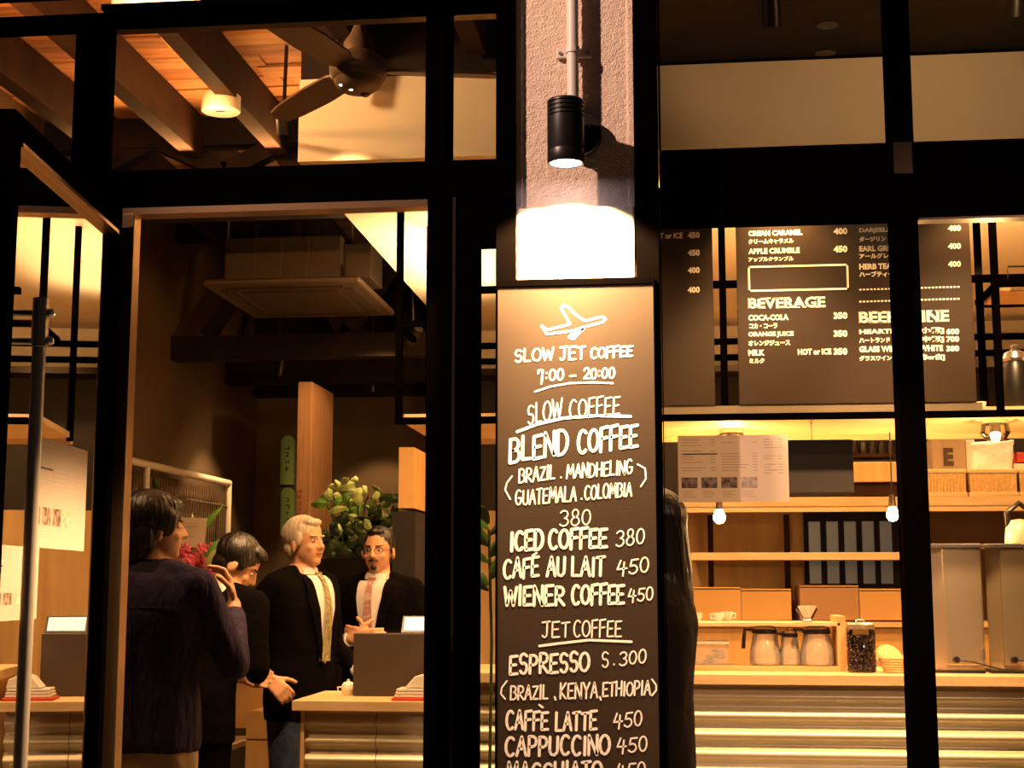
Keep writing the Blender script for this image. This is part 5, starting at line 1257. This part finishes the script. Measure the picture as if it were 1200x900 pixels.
# bushy plant in front of the far wall
v = at(420, 600, 4.3)
t = thing('potted_plant', (v.x, 4.3, 0), 'leafy plant with pale yellow-green leaves in a dark tall pot', 'plant')
zb = at(420, 655, 4.3).z
MB().lathe([(0.16, 0), (0.2, 0.02), (0.24, zb - 0.1), (0.25, zb), (0.2, zb)], (v.x, 4.3, 0), 28).build('pot', PLASTICB, t, smooth=True)
rr = random.Random(4)
for i in range(95):
    px = rr.uniform(384, 462); py = rr.uniform(562, 640) + abs(px - 405) * 0.35
    p1 = at(px, py, 4.3 + rr.uniform(-0.22, 0.15)); an = rr.uniform(0, 6.28); L = rr.uniform(0.06, 0.13)
    q1 = p1 + Vector((math.cos(an) * L, rr.uniform(-0.05, 0.02), math.sin(an) * L * 0.6))
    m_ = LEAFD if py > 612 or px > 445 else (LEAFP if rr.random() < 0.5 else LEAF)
    if rr.random() < 0.3 and py < 630: m_ = LEAFP
    leafm(p1, q1, rr.uniform(0.02, 0.036), 0.02).build('leaf', m_, t)
for k in range(7): x = v.x + (k - 3) * 0.04; MB().tube([(x * 0.2 + v.x * 0.8, 4.3, zb - 0.05), (x, 4.28, zb + 0.2 + 0.03 * k), (x + (k - 3) * 0.03, 4.25, zb + 0.36)], 0.005, 5).build('stem', LEAFD, t)
# dark cabinet under the partition, beside the plant
a = at(392, 650, 4.75); b = at(470, 605, 4.75)
t = thing('dark_cabinet', ((a.x + b.x) / 2, 5.0, 0), 'dark cabinet against the far wall behind the plant', 'cabinet')
MB().box(a.x, -1.47, 4.75, 5.4, 0, b.z - 0.03).build('body', BEAMD, t); MB().box(a.x - 0.01, -1.47, 4.73, 5.4, b.z - 0.03, b.z).build('top', BEAM, t, bevel=0.003)
# side table with white crockery, stool, crate
v = at(290, 785, 4.0)
t = thing('side_table', (v.x, 4.0, 0), 'timber side table behind the suited men with white crockery', 'table')
MB().box(v.x - 0.22, v.x + 0.22, 3.8, 4.2, v.z - 0.03, v.z).build('top', SHELFWOOD, t, bevel=0.003)
for sx in (-1, 1):
    for sy in (-1, 1): MB().box(v.x + sx * 0.19 - 0.015, v.x + sx * 0.19 + 0.015, 4.0 + sy * 0.17 - 0.015, 4.0 + sy * 0.17 + 0.015, 0, v.z - 0.03).build('leg', BEAM, t)
MB().box(v.x - 0.2, v.x + 0.2, 3.83, 3.85, v.z - 0.3, v.z - 0.03).build('apron', BOXM, t)
for i, (px, r, h, lab) in enumerate(((292, 0.07, 0.08, 'white bowl on the side table behind the suited men'), (303, 0.03, 0.012, 'small white saucer at the edge of the side table'), (284, 0.03, 0.05, 'small white cup beside the bowl on the side table'))):
    c = at(px, 780, 3.93 - 0.03 * i); c.z = v.z
    q = thing(('white_bowl', 'saucer', 'small_cup')[i], c, lab, ('bowl', 'saucer', 'cup')[i])
    MB().lathe([(0, 0), (r * 0.45, 0), (r * 0.5, 0.004), (r * 0.9, h * 0.6), (r, h), (r * 0.94, h), (r * 0.4, 0.008), (0, 0.007)], c, 22).build('body', PORC, q, smooth=True)
v = at(222, 850, 2.75)
t = thing('bar_stool', (v.x, 2.75, 0), 'stool with an orange seat and black bent tube legs behind the man in purple', 'stool')
MB().lathe([(0.0, v.z - 0.01), (0.13, v.z - 0.01), (0.15, v.z + 0.005), (0.15, v.z + 0.02), (0.13, v.z + 0.035), (0, v.z + 0.035)], (v.x, 2.75, 0), 28).build('seat', ORANGEM, t, smooth=True)
for k in range(4):
    a_ = R(45 + 90 * k); d = Vector((math.cos(a_), math.sin(a_), 0)); c = Vector((v.x, 2.75, 0)); MB().tube([c + d * 0.08 + Vector((0, 0, v.z - 0.01)), c + d * 0.13 + Vector((0, 0, v.z - 0.04)), c + d * 0.19], 0.011, 8).build('leg', PLASTICB, t, smooth=True)
MB().tube([(v.x + 0.15 * math.cos(a_), 2.75 + 0.15 * math.sin(a_), 0.25) for a_ in [2 * math.pi * i / 24 for i in range(25)]], 0.008, 6).build('foot_ring', PLASTICB, t, smooth=True)
v = at(305, 832, 3.5); w0 = at(288, 860, 3.5).x
t = thing('timber_crate', (v.x, 3.6, 0), 'plain orange timber crate between the suited men', 'crate')
for k in range(5):
    z = v.z * k / 5; MB().box(w0, w0 + 0.3, 3.5, 3.515, z + 0.004, v.z * (k + 1) / 5 - 0.004).build('board', ORANGEWOOD, t, bevel=0.002)
MB().box(w0, w0 + 0.3, 3.516, 3.8, 0, v.z - 0.01).build('body', ORANGEWOOD, t)
# plant seen through the narrow pane
v = at(571, 660, 1.2)
t = thing('slim_plant', (v.x, 1.25, 0), 'narrow leafy plant seen through the slim pane left of the blackboard', 'plant')
MB().lathe([(0.06, 0), (0.07, 0.02), (0.085, 0.5), (0.07, 0.5)], (v.x, 1.25, 0), 20).build('pot', PLASTICB, t, smooth=True)
rr = random.Random(9)
MB().tube([(v.x, 1.25, 0.45), (v.x + 0.01, 1.25, 1.2), (v.x, 1.25, 1.6)], 0.006, 6).build('stem', LEAFD, t)
for k in range(14):
    z = 1.38 + 0.02 * k; an = rr.uniform(0, 6.28); q = Vector((v.x + math.cos(an) * 0.13, 1.25 + math.sin(an) * 0.05, z + 0.1)); leafm((v.x, 1.25, z), q, 0.02).build('leaf', LEAF if k % 2 else LEAFD, t)
